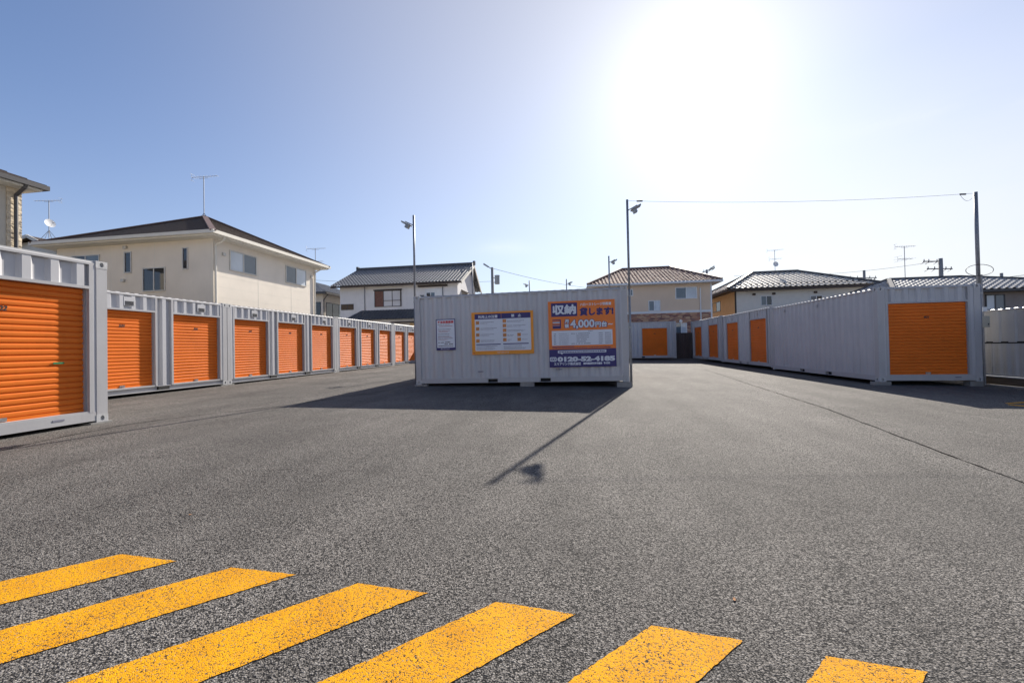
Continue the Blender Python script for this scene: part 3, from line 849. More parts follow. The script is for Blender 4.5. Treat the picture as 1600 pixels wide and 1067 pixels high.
# left sheet
n1 = notice('notice_board', 'small white notice sheet with red heading and navy border', 0.65, 0.985)
W1, H1 = 0.578, 0.90
rect(n1, 'backing', 'navy', 0, W1, 0, H1, 0, 0.008)
rect(n1, 'sheet', 'pwhite', 0.025, W1-0.02, 0.075, H1-0.022, 0.008, 0.0095)
words(n1, '不法投棄厳禁', 'pred', 0.05, H1-0.115, 0.075, 0.0105, 0.0035, W1-0.10)
print_rows(n1, 'pgrey', [(0.05, 0.42, H1-0.165, 0.018), (0.06, 0.45, H1-0.30, 0.017), (0.06, 0.40, H1-0.44, 0.018), (0.06, 0.40, H1-0.50, 0.018), (0.06, 0.50, H1-0.565, 0.018)], 0.0102)
print_rows(n1, 'ppink', [(0.10, 0.50, H1-0.215, 0.022), (0.08, 0.42, H1-0.345, 0.016), (0.08, 0.36, H1-0.375, 0.016), (0.06, 0.46, H1-0.53, 0.016), (0.06, 0.34, H1-0.60, 0.016)], 0.0102)
print_rows(n1, 'black', [(0.06, 0.24, H1-0.685, 0.018), (0.27, 0.42, H1-0.68, 0.026), (0.25, 0.50, H1-0.735, 0.026), (0.06, 0.52, H1-0.785, 0.020)], 0.0102)
words(n1, 'エリアリンク', 'pwhite', 0.13, 0.022, 0.05, 0.0095, 0.001, 0.26)

# middle board
n2 = notice('notice_board', 'amber framed white board with rules and pictograms', 1.715, 0.832)
W2, H2 = 1.775, 1.205
rect(n2, 'backing', 'pamber', 0, W2, 0, H2, 0, 0.010)
rect(n2, 'sheet', 'pwhite', 0.095, W2-0.075, 0.105, H2-0.05, 0.010, 0.0115, 0.03)
hd = rect(n2, 'heading_band', 'navy', 0.095, W2-0.075, H2-0.20, H2-0.05, 0.0115, 0.0128)
rect(hd, 'divider', 'pamber', 0.862, 0.868, H2-0.20, H2-0.05, 0.0128, 0.0134)
words(n2, '利用上の注意', 'pwhite', 0.20, H2-0.163, 0.085, 0.0138, 0.003, 0.56)
words(n2, '禁', 'pwhite', 1.155, H2-0.158, 0.085, 0.0138, 0.003, 0.085)
words(n2, '止', 'pwhite', 1.345, H2-0.158, 0.085, 0.0138, 0.003, 0.085)
for k in range(4):
    y = H2-0.345-k*0.172
    rect(n2, 'pictogram', 'pbrown', 0.125, 0.225, y, y+0.095, 0.0115, 0.0128)
for k in range(5):
    y = H2-0.315-k*0.133
    rect(n2, 'pictogram', 'pbrown', 0.905, 1.005, y, y+0.095, 0.0115, 0.0128)
for k in range(2):
    y = H2-0.315-(3+k)*0.133
    rect(n2, 'pictogram', 'pbrown', 1.315, 1.415, y, y+0.095, 0.0115, 0.0128)
rows = []
for k in range(4):
    y = H2-0.295-k*0.172
    rows += [(0.255, 0.255+random.uniform(0.38, 0.52), y, 0.016), (0.255, 0.255+random.uniform(0.2, 0.5), y-0.035, 0.013)]
for k in range(5):
    y = H2-0.275-k*0.133
    xe = 1.29 if k > 2 else 1.62
    rows += [(1.035, xe-random.uniform(0.02, 0.15), y, 0.015), (1.035, xe-random.uniform(0.08, 0.2), y-0.032, 0.012)]
rows += [(1.445, 1.62, H2-0.275-3*0.133, 0.013), (1.445, 1.60, H2-0.275-4*0.133, 0.013)]
for y in (0.235, 0.20, 0.165, 0.14): rows += [(0.13, random.uniform(0.6, 0.82), y, 0.013), (0.92, random.uniform(1.4, 1.62), y, 0.013)]
print_rows(n2, 'pgrey', rows, 0.0118)
rect(n2, 'rule', 'navy', 0.125, 0.835, 0.272, 0.300, 0.0115, 0.0128)
rect(n2, 'rule', 'navy', 0.905, 1.63, 0.275, 0.303, 0.0115, 0.0128)
words(n2, 'ハローストレージ', 'pwhite', 0.72, 0.035, 0.045, 0.0105, 0.001, 0.34)
rect(n2, 'red_spot', 'pred', 0.035, 0.085, 0.03, 0.055, 0.010, 0.0115)

# big advertisement
n3 = notice('advertising_board', 'large orange and navy advertising board with rent and telephone number', 3.91, 0.428)
W3, H3 = 1.812, 1.825
NV = 0.495
rect(n3, 'upper_panel', 'porange', 0, W3, NV, H3, 0, 0.010)
rect(n3, 'lower_panel', 'navy', 0, W3, 0, NV, 0, 0.0101)
rect(n3, 'heading_block', 'navy', 0.085, 0.80, H3-0.425, H3-0.05, 0.010, 0.0112)
words(n3, '収納', 'pwhite', 0.135, H3-0.335, 0.27, 0.0122, 0.012, 0.62)
words(n3, 'ハローストレージ四街道', 'pwhite', 0.885, H3-0.145, 0.085, 0.0112, 0.003, 0.83)
words(n3, '貸します!', 'navy', 0.875, H3-0.395, 0.215, 0.0112, 0.012, 0.885)
outlined(n3, '4,000', 'pwhite', 'navy', 0.60, H3-0.735, 0.29, 0.0112, 0.010, 0.66, 0.013)
outlined(n3, '円台', 'pwhite', 'navy', 1.285, H3-0.725, 0.155, 0.0112, 0.007, 0.30, 0.010)
words(n3, '~', 'pwhite', 1.62, H3-0.72, 0.17, 0.0112, 0.006, 0.12)
outlined(n3, '月', 'pwhite', 'navy', 0.455, H3-0.595, 0.105, 0.0112, 0.005, 0.10, 0.009)
outlined(n3, '額', 'pwhite', 'navy', 0.455, H3-0.725, 0.105, 0.0112, 0.005, 0.10, 0.009)
pic = rect(n3, 'picture', 'navy', 0.115, 0.345, H3-0.755, H3-0.505, 0.010, 0.0112)
for k, m in enumerate(('porange', 'pwhite', 'porange', 'ppink')):
    rect(pic, 'shelf_stripe', m, 0.12, 0.315, H3-0.56-k*0.042, H3-0.53-k*0.042, 0.0112, 0.0120)
rect(n3, 'price_table', 'pwhite', 0.085, W3-0.085, NV+0.105, NV+0.515, 0.010, 0.0112)
rows = [(1.08, 1.20, NV+0.478, 0.018)]
for k in range(6):
    y = NV+0.415-k*0.055
    rows += [(0.14, 0.20, y, 0.024), (0.28, 0.55, y+0.006, 0.013), (0.62 if k in (0, 5) else 0.76, random.uniform(0.98, 1.16), y, 0.022),
             (1.36, 1.47, y, 0.022), (1.53, 1.69, y, 0.022)]
print_rows(n3, 'pgrey', rows, 0.0113)
print_rows(n3, 'navy', [(0.09, 0.70, NV+0.065, 0.022), (0.09, 1.68, NV+0.022, 0.026)], 0.0101)
bub = rect(n3, 'speech_banner', 'pwhite', 0.24, 1.55, NV-0.105, NV-0.035, 0.0101, 0.0113, 0.012)
tp = MB(); tp.add([(0.31, NV-0.104, 0.0112), (0.37, NV-0.104, 0.0112), (0.36, NV-0.145, 0.0112)], ((0, 1, 2),)); tp.build('pointer', 'pwhite', bub)
print_rows(n3, 'navy', [(0.27, 1.52, NV-0.085, 0.032)], 0.0114)
fd = rect(n3, 'telephone_mark', 'pwhite', 0.015, 0.20, 0.165, 0.285, 0.0101, 0.0113, 0.03)
for k in range(2):
    b = MB()
    for i in range(16):
        t0, t1 = 2*math.pi*i/16, 2*math.pi*(i+1)/16
        cx, cy = 0.075+k*0.065, 0.225
        b.quad((cx+0.040*math.cos(t0), cy+0.036*math.sin(t0), 0.0118), (cx+0.040*math.cos(t1), cy+0.036*math.sin(t1), 0.0118), (cx+0.024*math.cos(t1), cy+0.02*math.sin(t1), 0.0118), (cx+0.024*math.cos(t0), cy+0.02*math.sin(t0), 0.0118))
    b.build('ring', 'navy', fd)
words(n3, '0120-52-4185', 'pwhite', 0.222, 0.165, 0.165, 0.0113, 0.011, 1.555)
words(n3, 'エリアリンク株式会社', 'pwhite', 0.13, 0.062, 0.085, 0.0113, 0.003, 0.73)
words(n3, '無料通話受付年中無休', 'pwhite', 0.93, 0.072, 0.062, 0.0113, 0.003, 0.50)
words(n3, '9:00', 'pwhite', 1.47, 0.072, 0.075, 0.0113, 0.003, 0.17)

# ------------------------------------------------------------------ lamp poles
def lamp_pole(label, x, y, top, side, group='floodlight poles of the yard', lamp=True, r=0.032, drop=0.30, z0=None):
    z0 = G(x, y) if z0 is None else z0
    t = thing('lamp_pole', label, 'lamp post', (x, y, z0), 0, group)
    h = top-z0
    p = MB(); p.tube((0, 0, 0), (0, 0, h*0.52), r*1.12, n=10); p.tube((0, 0, h*0.52), (0, 0, h), r, n=10)
    p.build('pole', 'pole', t, True)
    for zz in (0.6, 1.6, 2.45):
        b = MB(); b.tube((0, 0, zz), (0, 0, zz+0.04), r*1.35, n=10); b.build('bracket', 'lamp', t)
    if lamp:
        zl = h-drop
        a = MB(); a.path([(0, 0, zl), (side*0.10, 0.0, zl+0.05), (side*0.26, -0.02, zl+0.13)], 0.014)
        ao = a.build('lamp_arm', 'lamp', t)
        hd = MB(); d = Vector((side*0.86, 0.0, 0.42)).normalized(); n = Vector((-d.z*side, 0, abs(d.x))).normalized()
        c = Vector((side*0.10, -0.02, zl-0.02))
        s = Vector((0, 0.10, 0))
        q = [c-s, c+d*0.28-s, c+d*0.28+s, c+s]
        hd.hexa([tuple(p) for p in q]+[tuple(p+n*0.035) for p in q])
        bc = c + d*0.03
        q = [bc-s*0.7-n*0.10, bc+d*0.10-s*0.7-n*0.10, bc+d*0.10+s*0.7-n*0.10, bc+s*0.7-n*0.10]
        hd.hexa([tuple(p) for p in q]+[tuple(p+n*0.11) for p in q])
        ho = hd.build('floodlight', 'lamp', t)
        ln = MB(); q = [c+d*0.15-s*0.85, c+d*0.27-s*0.85, c+d*0.27+s*0.85, c+d*0.15+s*0.85]
        ln.hexa([tuple(p-n*0.006) for p in q]+[tuple(p-n*0.001) for p in q])
        ln.build('lens', 'lens', ho)
    return t
PR = (1.492, 11.46, 5.085)
lamp_pole('tall lamp pole at the right corner of the notice container, wire tied on top', *PR, 1)
lamp_pole('tall lamp pole at the left corner of the container with notices', -4.655, 11.47, 5.08, -1)
lamp_pole('thin lamp pole rising behind the advertising board, lamp pointing right', 1.56, 18.45, 5.06, 1)
lamp_pole('thin lamp pole rising beside the white gable, behind the notices', -4.66, 18.45, 5.06, -1)
lamp_pole('short lamp pole behind the container with notices, lamp pointing left', -2.62, 24.2, 5.05, -1)
lamp_pole('short lamp pole behind the container with notices, lamp pointing right', -0.42, 24.2, 5.05, 1)
PW = (10.69, 12.65, 5.03)
t = lamp_pole('bare steel pole at the right corner of the front right-hand container', *PW, 1, lamp=False, r=0.042)
coil = MB()
pts = [(0.32*math.cos(a), -0.04, 2.93+0.15*math.sin(a)-G(*PW[:2])) for a in [2*math.pi*k/20 for k in range(21)]]
coil.path(pts, 0.007); coil.build('cable_coil', 'wire', t)

def wire(label, a, b, sag, r=0.0038, insul=True, name='overhead_wire', group=None):
    a, b = Vector(a), Vector(b); n = 18; pts = []
    for k in range(n+1):
        s = k/n; p = a.lerp(b, s); p.z -= sag*4*s*(1-s); pts.append(p)
    w = MB(); w.path(pts, r, 5)
    o = tag(w.build(name, 'wire'), label, 'wire', group)
    if insul:
        for s, e in ((0.028, 0.045), (0.957, 0.972)):
            i = MB(); p0 = a.lerp(b, s); p1 = a.lerp(b, e); dz = sag*4*s*(1-s)
            p0.z -= dz; p1.z -= dz; i.tube(p0, p1, 0.022, n=8); i.build('insulator', 'wire', o)
        lp = MB(); q = []
        for k in range(11):
            s = 0.955+0.043*k/10; p = a.lerp(b, s); p.z -= 0.20*math.sin(math.pi*k/10)**0.8; q.append(p)
        lp.path(q, 0.004, 4); lp.build('cable_loop', 'wire', o)
    return o
wire('thin black wire strung between the two tall poles', (PR[0], PR[1], PR[2]-0.03), (PW[0], PW[1], PW[2]-0.03), 0.12)

# ------------------------------------------------------------------ things by the right-hand boundary
HX = 11.25
def GH(y): return G(11.2, y)
hw = thing('panel_fence', 'grey ribbed steel panel fence on old timber beyond the right-hand container', 'fence', (HX, 14, 0))
PF = lambda u, w, z: (-w, u-14.0, z)
yy = 9.0
while yy < 19.9:
    lo = MB(); corr(lo, PF, yy+0.004, yy+1.996, 0.13, 0.965, 0.20, 0.0, -0.02); lo.build('lower_panel', 'hoard', hw)
    hi = MB(); corr(hi, PF, yy+0.004, yy+1.996, 1.0, 1.86, 0.40, 0.0, -0.035, frac=(0.42, 0.08, 0.42, 0.08)); hi.build('upper_panel', 'hoard', hw)
    cp = MB()
    k = yy
    while k < yy+1.95:
        cp.tube(PF(k, 0.0, 1.868), PF(k+0.185, 0.0, 1.868), 0.020, n=10); k += 0.2
    cp.build('cap_rail', 'steel', hw, True)
    rl = MB(); rl.fbox(PF, yy, yy+2.0, -0.05, -0.022, 0.95, 1.02); rl.build('gap_shade_strip', 'dark', hw)  # near-black strip puts the shade of the panel gap into colour
    for j in range(1):
        pl = MB(); pl.fbox(PF, yy+0.004, yy+1.996, -0.03, 0.03+random.uniform(0, 0.01), -0.14, 0.06); pl.build('plank', 'plank', hw)
        ld = MB(); ld.fbox(PF, yy+0.003, yy+1.997, -0.05, 0.045, 0.062, 0.09); ld.build('ledge', 'hoard', hw)
    yy += 2.0
yy = 8.0
kb = MB()
while yy < 20:
    kb.box(11.0, 11.18, yy, yy+0.99, -0.4, G(11, yy)+0.02); yy += 1.0
tag(kb.build('kerb', 'concrete'), kind='structure')

mbx = thing('meter_box', 'beige meter box on a thin post at the corner of the right-hand container', 'meter box', (10.87, 12.78, -0.15))
p = MB(); p.tube((0, 0, 0), (0, 0, 2.98), 0.022, n=8); p.build('post', 'pole', mbx)
p = MB(); p.box(-0.07, 0.10, -0.075, 0.02, 1.56, 1.86); bo = p.build('box', 'boxbeige', mbx)
p = MB(); p.box(0.055, 0.075, -0.085, -0.0752, 1.62, 1.66); p.build('latch', 'dark', bo)
p = MB(); p.box(-0.05, 0.05, -0.07, 0.02, 1.98, 2.10); p.build('small_box', 'whitefr', mbx)

gt = thing('board_gate', 'dark brown upright board gate beside the back container', 'gate', (7.10, 30.35, 0.0))
for k in range(9):
    b = MB(); x = k*0.121
    b.box(x, x+0.113, 0, 0.03+0.008*(k % 2), 0.06, 1.88); b.build('board', 'fencebrown', gt)
b = MB(); b.box(0, 1.08, 0.04, 0.08, 0.35, 0.43); b.box(0, 1.08, 0.04, 0.08, 1.5, 1.58); b.build('rail', 'fencebrown', gt)

# ------------------------------------------------------------------ houses
def roof_plane(mb, A, B, C, D, rows, pitch, kind='flat', amp=0.03, step=0.025, over=0.0):
    """one slope: eave A-B, ridge D-C; courses step, columns follow the tile profile"""
    A, B, C, D = map(Vector, (A, B, C, D))
    U = (B-A).normalized(); Ltot = (B-A).length
    V = ((D-A) - U*((D-A).dot(U)))
    nrm = U.cross(V).normalized()
    if nrm.z < 0: nrm = -nrm
    prof = {'flat': [(0, 0), (1, 0)],
            'wave': [(0, 1), (0.12, 0.75), (0.3, 0.15), (0.55, 0.0), (0.8, 0.3), (0.92, 0.85), (1, 1)],
            's': [(0, 0), (0.14, 0.62), (0.3, 1), (0.46, 0.62), (0.6, 0), (0.8, -0.12), (1, 0)],
            'pan': [(0, 1), (0.14, 1), (0.2, 0.1), (0.6, 0.0), (0.93, 0.1), (1, 1)]}[kind]
    def hgt(u):
        f = (u/pitch) % 1.0
        for (a, ha), (b, hb) in zip(prof, prof[1:]):
            if f <= b: return amp*(ha+(hb-ha)*(f-a)/(b-a))
        return 0
    base = []
    k = 0
    if kind == 'flat': base = [0, Ltot]
    else:
        while k*pitch < Ltot:
            base += [k*pitch+p*pitch for p, _ in prof[:-1]]; k += 1
        base = [b for b in base if b < Ltot]+[Ltot]
    def lim(v):
        l = (A.lerp(D, v)-A).dot(U); r = (B.lerp(C, v)-A).dot(U)
        return l, r
    for i in range(rows):
        v0, v1 = i/rows, (i+1)/rows
        l0, r0 = lim(v0); l1, r1 = lim(v1)
        lo_, hi_ = min(l0, l1), max(r0, r1)
        us = [u for u in base if lo_-1e-6 <= u <= hi_+1e-6]
        us = sorted(set([lo_]+us+[hi_]))
        bot = []; top = []; low = []
        for u in us:
            ub = min(max(u, l0), r0); ut = min(max(u, l1), r1)
            bot.append(A+U*ub+V*v0+nrm*(hgt(ub)+step)); top.append(A+U*ut+V*v1+nrm*hgt(ut)); low.append(A+U*ub+V*v0+nrm*(hgt(ub)-0.004))
        for j in range(len(us)-1):
            mb.quad(bot[j], bot[j+1], top[j+1], top[j])
            mb.quad(low[j], low[j+1], bot[j+1], bot[j])

def window(parent, P, u0, u1, z0, z1, fr='alu', panes=('glassw', 'glass'), t=0.045, out=0.035, sill=True):
    f = MB()
    f.fbox(P, u0-t, u0, -0.04, out, z0-t, z1+t); f.fbox(P, u1, u1+t, -0.04, out, z0-t, z1+t)
    f.fbox(P, u0, u1, -0.04, out, z1, z1+t); f.fbox(P, u0, u1, -0.04, out+(0.02 if sill else 0), z0-t, z0)
    n = len(panes)
    for k in range(1, n):
        c = u0+(u1-u0)*k/n
        f.fbox(P, c-t*0.55, c+t*0.55, -0.03, out-0.008, z0, z1)
    w = f.build('window', fr, parent)
    for k, m in enumerate(panes):
        a = u0+(u1-u0)*k/n; b = u0+(u1-u0)*(k+1)/n
        g_ = MB(); d = 0.010 if k % 2 else 0.0
        g_.fbox(P, a+0.002, b-0.002, -0.03, out-0.029+d, z0+0.001, z1-0.001)
        g_.build('pane', m, w)
    return w

def ant(label, base, h, boom_dir, two=False, dish=None, sc_=1.0, legs=True, group='television aerials on the roofs'):
    t = thing('roof_aerial', label, 'aerial', base, 0, group)
    m = MB(); m.tube((0, 0, 0), (0, 0, h), 0.02*sc_, n=6)
    if legs:
        for a in (0.6, 2.2, 3.7, 5.3): m.tube((0, 0, 0.45*sc_), (0.42*sc_*math.cos(a), 0.42*sc_*math.sin(a), -0.22), 0.012*sc_, n=5)
    m.build('mast', 'pole', t)
    d = Vector(boom_dir).normalized(); s = Vector((-d.y, d.x, 0))
    def yagi(z, ln, ne, el):
        b = MB(); c = Vector((0, 0, z))
        b.tube(c-d*ln*0.45, c+d*ln*0.55, 0.011*sc_, n=5)
        for k in range(ne):
            q = c-d*ln*0.42+d*ln*0.95*k/(ne-1)
            e = el*(1-0.35*k/ne)
            b.tube(q-s*e/2, q+s*e/2, 0.006*sc_, n=4)
        for k in (-1, 1):
            q = c-d*ln*0.45; b.tube(q, q+Vector((0, 0, 0.17*k))+d*(-0.05), 0.007*sc_, n=4)
            b.tube(q+Vector((0, 0, 0.17*k))-s*el*0.4, q+Vector((0, 0, 0.17*k))+s*el*0.4, 0.006*sc_, n=4)
        b.tube(c-d*ln*0.18-Vector((0, 0, 0.08)), c+d*ln*0.18-Vector((0, 0, 0.08)), 0.009*sc_, n=4)
        b.build('antenna', 'pole', t)
    yagi(h, 1.35*sc_, 9, 0.34*sc_)
    if two: yagi(h*0.62, 1.0*sc_, 5, 0.8*sc_)
    if dish is not None:
        dd = Vector(dish).normalized(); b = MB(); c = Vector((0, 0, h*0.38))+dd*0.14
        b.disc(c, dd, 0.25*sc_, 0.05); b.tube((0, 0, h*0.38), c-dd*0.05, 0.02)
        do = b.build('dish', 'white', t, True)
        b = MB(); b.tube(c-Vector((0, 0, 0.22*sc_)), c+dd*0.26*sc_-Vector((0, 0, 0.06)), 0.01, n=5); b.tube(c+dd*0.24*sc_-Vector((0, 0, 0.09)), c+dd*0.30*sc_-Vector((0, 0, 0.03)), 0.03, n=6)
        b.build('feed_arm', 'white', do)
    return t

def frame(o, U, N):
    o, U, N = Vector(o), Vector(U), Vector(N)
    return lambda u, w, z: tuple(o+U*u+N*w+Vector((0, 0, z)))
GZ = -0.7

# --- cream house behind the left row
h = thing('house', 'cream two-storey house with brown pyramid roof behind the left row', 'house', (-19.0, 18.4, GZ), 0, 'houses around the yard')
off = Vector((-19.0, 18.4, GZ))
def rel(P): return lambda u, w, z: tuple(Vector(P(u, w, z))-off)
x0, x1, y0, y1 = -23.05, -15.0, 15.02, 21.85
b = MB(); b.box(x0-off.x, x1-off.x, y0-off.y, y1-off.y, 0, 6.0-GZ); b.build('wall', 'cream', h)
PFr = rel(frame((x0, y0, 0), (1, 0, 0), (0, -1, 0)))     # facing the camera
PRt = rel(frame((x1, y0, 0), (0, 1, 0), (1, 0, 0)))      # facing the yard
b = MB()                                                  # siding joints
for u in (0.95, 2.9, 5.15, 7.95): b.fbox(PFr, u, u+0.018, 0.0, 0.004, 1.0, 5.9)
for u in (0.05, 2.45, 4.75, 6.7): b.fbox(PRt, u, u+0.018, 0.0, 0.004, 1.0, 5.9)
for k in range(11): b.fbox(PRt, 0.02, 6.8, 0.0, 0.003, 1.2+k*0.455, 1.208+k*0.455)
b.build('siding_joint', 'creamtrim', h)
ex0, ex1, ey0, ey1, ez = -23.55, -14.48, 14.5, 22.35, 6.07
b = MB(); b.box(ex0-off.x, ex1-off.x, ey0-off.y, ey1-off.y, 5.93-GZ, 6.03-GZ); b.build('soffit', 'creamtrim', h)
g_ = MB()
gx0, gx1, gy0, gy1 = ex0-off.x, ex1-off.x, ey0-off.y, ey1-off.y
g_.box(gx0-0.10, gx1+0.10, gy0-0.10, gy0-0.002, 5.99-GZ, 6.13-GZ); g_.box(gx0-0.10, gx1+0.10, gy1+0.002, gy1+0.10, 5.99-GZ, 6.13-GZ)
g_.box(gx1+0.002, gx1+0.10, gy0, gy1, 5.99-GZ, 6.13-GZ); g_.box(gx0-0.10, gx0-0.002, gy0, gy1, 5.99-GZ, 6.13-GZ)
g_.build('gutter', 'creamtrim', h)
ap = Vector((-18.95, 18.5, 8.2))-off
cs = [Vector((ex0-0.06, ey0-0.06, ez))-off, Vector((ex1+0.06, ey0-0.06, ez))-off, Vector((ex1+0.06, ey1+0.06, ez))-off, Vector((ex0-0.06, ey1+0.06, ez))-off]
b = MB()
for k in range(4): roof_plane(b, cs[k], cs[(k+1) % 4], ap, ap, 20, 0.9, 'flat', step=0.02)
ro = b.build('roof', 'shingle', h)
b = MB()
for k in range(4): b.bar(cs[k]+Vector((0, 0, 0.03)), ap+Vector((0, 0, 0.03)), 0.22, 0.05)
b.build('hip_cap', 'hipcap', ro)
window(h, PRt, 0.86, 2.30, 4.78, 5.60, 'alu', ('glassw', 'glassb'))
window(h, PRt, 4.38, 5.95, 4.78, 5.62, 'alu', ('glassb', 'glassw'))
window(h, PFr, 0.85, 2.28, 4.65, 5.52, 'alu', ('glass', 'glassb'))
window(h, PFr, 3.66, 3.95, 4.70, 5.55, 'alu', ('glass',))
window(h, PFr, 4.60, 5.66, 3.85, 4.80, 'alu', ('glass', 'glass'))
window(h, PFr, 6.60, 6.80, 4.72, 5.58, 'alu', ('glass',))
for u, z in ((3.62, 5.72), (3.50, 4.28)):
    b = MB(); b.fbox(PFr, u, u+0.16, 0, 0.09, z, z+0.13); b.build('vent_hood', 'alu', h)
for u in (0.42, 6.36):
    b = MB(); b.fbox(PRt, u, u+0.14, 0, 0.09, 5.30, 5.43); b.build('vent_hood', 'alu', h)
for P_, u in ((PRt, 0.06), (PRt, 6.70)):
    b = MB(); q = lambda w, z: P_(u, w, z)
    b.path([q(0.50, 6.0), q(0.42, 5.82), q(0.06, 5.66), q(0.06, 0.5)], 0.04, 8); b.build('downpipe', 'creamtrim', h)
ant('television aerial on a mast at the top of the cream house', (-19.25, 18.75, 8.05), 2.38, (1, 0.15, 0.05))

# --- house at the far left edge
h = thing('house', 'house at the left edge with stone-clad corner and dark gutter', 'house', (-19.5, 4.5, GZ), 0, 'houses around the yard')
off = Vector((-19.5, 4.5, GZ))
b = MB(); b.box(-24-off.x, -16.0-off.x, -1-off.y, 9.55-off.y, 0, 6.05-GZ); b.build('wall', 'greysiding', h)
b = MB(); b.box(-16.4-off.x, -15.965-off.x, 9.27-off.y, 9.585-off.y, 0, 6.0-GZ); b.build('corner_cladding', 'sandstone', h)
b = MB(); b.box(-24.6-off.x, -15.56-off.x, -1.6-off.y, 9.80-off.y, 6.0-GZ, 6.10-GZ); b.build('soffit', 'creamtrim', h)
b = MB(); b.box(-15.558-off.x, -15.45-off.x, -1.6-off.y, 9.91-off.y, 6.05-GZ, 6.18-GZ); b.box(-24.6-off.x, -15.56-off.x, 9.802-off.y, 9.91-off.y, 6.05-GZ, 6.18-GZ)
b.build('gutter', 'gutterdk', h)
b = MB()
e = [Vector(p)-off for p in ((-24.7, -1.7, 6.19), (-15.50, -1.7, 6.19), (-15.50, 9.86, 6.19), (-24.7, 9.86, 6.19))]
r1, r2 = Vector((-20.0, 3.0, 8.15))-off, Vector((-20.0, 5.6, 8.15))-off
roof_plane(b, e[1], e[2], r2, r1, 16, 0.9, 'flat', step=0.02)
roof_plane(b, e[2], e[3], r2, r2, 16, 0.9, 'flat', step=0.02)
roof_plane(b, e[3], e[0], r1, r2, 16, 0.9, 'flat', step=0.02)
roof_plane(b, e[0], e[1], r1, r1, 16, 0.9, 'flat', step=0.02)
b.build('roof', 'shingle', h)
b = MB(); b.path([(-15.50-off.x, 9.42-off.y, 6.1-GZ), (-15.60-off.x, 9.42-off.y, 5.97-GZ), (-15.90-off.x, 9.42-off.y, 5.78-GZ), (-15.90-off.x, 9.42-off.y, 0.2)], 0.045, 8)
b.build('downpipe', 'gutterdk', h)

# --- house with cream gable far behind
h = thing('house', 'distant house with brown roof and pale gable behind the cream house', 'house', (-40, 27, GZ), 0, 'houses around the yard')
off = Vector((-40, 27, GZ))
b = MB(); b.box(-44-off.x, -37.2-off.x, 24.2-off.y, 32-off.y, 0, 8.7-GZ)
b.add([tuple(Vector(p)-off) for p in ((-44, 24.19, 8.7), (-37.2, 24.19, 8.7), (-38.6, 24.19, 9.5), (-42.6, 24.19, 9.5))], ((0, 1, 2, 3),)); b.build('wall', 'creamtrim', h)
b = MB()
roof_plane(b, Vector((-36.7, 23.7, 8.75))-off, Vector((-36.7, 32.5, 8.75))-off, Vector((-39, 32.5, 9.85))-off, Vector((-39, 23.7, 9.85))-off, 10, .9, 'flat', step=0.02)
roof_plane(b, Vector((-44.6, 32.5, 8.6))-off, Vector((-44.6, 23.7, 8.6))-off, Vector((-39, 23.7, 9.85))-off, Vector((-39, 32.5, 9.85))-off, 10, .9, 'flat', step=0.02)
b.build('roof', 'shingle', h)
b = MB(); b.bar(Vector((-36.7, 23.68, 8.68))-off, Vector((-39, 23.68, 9.80))-off, 0.08, 0.22); b.bar(Vector((-44.6, 23.68, 8.53))-off, Vector((-39, 23.68, 9.80))-off, 0.08, 0.22); b.build('barge_board', 'creamtrim', h)
ant('aerial with a white satellite dish near the left edge', (-38.0, 24.3, 9.75), 2.75, (-1, -0.3, -0.05), sc_=1.25, dish=(1.0, -0.12, 0.25))

# --- low house between the cream and the white house
h = thing('house', 'low house with dark windows between the cream house and the white one', 'house', (-28, 39, GZ), 0, 'houses around the yard')
off = Vector((-28, 39, GZ))
b = MB(); b.box(-30-off.x, -23.9-off.x, 36-off.y, 44-off.y, 0, 6.62-GZ); b.build('wall', 'cream', h)
PRt = rel(frame((-23.9, 36, 0), (0, 1, 0), (1, 0, 0))); PFr = rel(frame((-30, 36, 0), (1, 0, 0), (0, -1, 0)))
b = MB()
e = [Vector(p)-off for p in ((-30.7, 35.3, 6.68), (-23.2, 35.3, 6.68), (-23.2, 44.7, 6.68), (-30.7, 44.7, 6.68))]
r1, r2 = Vector((-26.95, 39.0, 8.3))-off, Vector((-26.95, 41.0, 8.3))-off
roof_plane(b, e[0], e[1], r1, r1, 12, 0.28, 'wave', 0.03); roof_plane(b, e[1], e[2], r2, r1, 12, 0.28, 'wave', 0.03)
roof_plane(b, e[2], e[3], r2, r2, 12, 0.28, 'wave', 0.03); roof_plane(b, e[3], e[0], r1, r2, 12, 0.28, 'wave', 0.03)
b.build('roof', 'kawara', h)
b = MB(); b.box(-30.7-off.x, -23.2-off.x, 35.26-off.y, 35.4-off.y, 6.50-GZ, 6.66-GZ); b.box(-23.3-off.x, -23.16-off.x, 35.4-off.y, 44.7-off.y, 6.50-GZ, 6.66-GZ); b.build('gutter', 'gutterdk', h)
window(h, PRt, 0.5, 4.6, 3.9, 5.75, 'darkfr', ('glass', 'glass', 'glassb', 'glass'))
window(h, PFr, 3.4, 5.8, 4.4, 5.75, 'darkfr', ('glass', 'glass'))
b = MB(); q = lambda w, z: PRt(0.02, w, z)
b.path([q(0.66, 6.55), q(0.36, 6.4), q(0.06, 6.0), q(0.06, 0.8)], 0.045, 8)
b.build('downpipe', 'gutterdk', h)

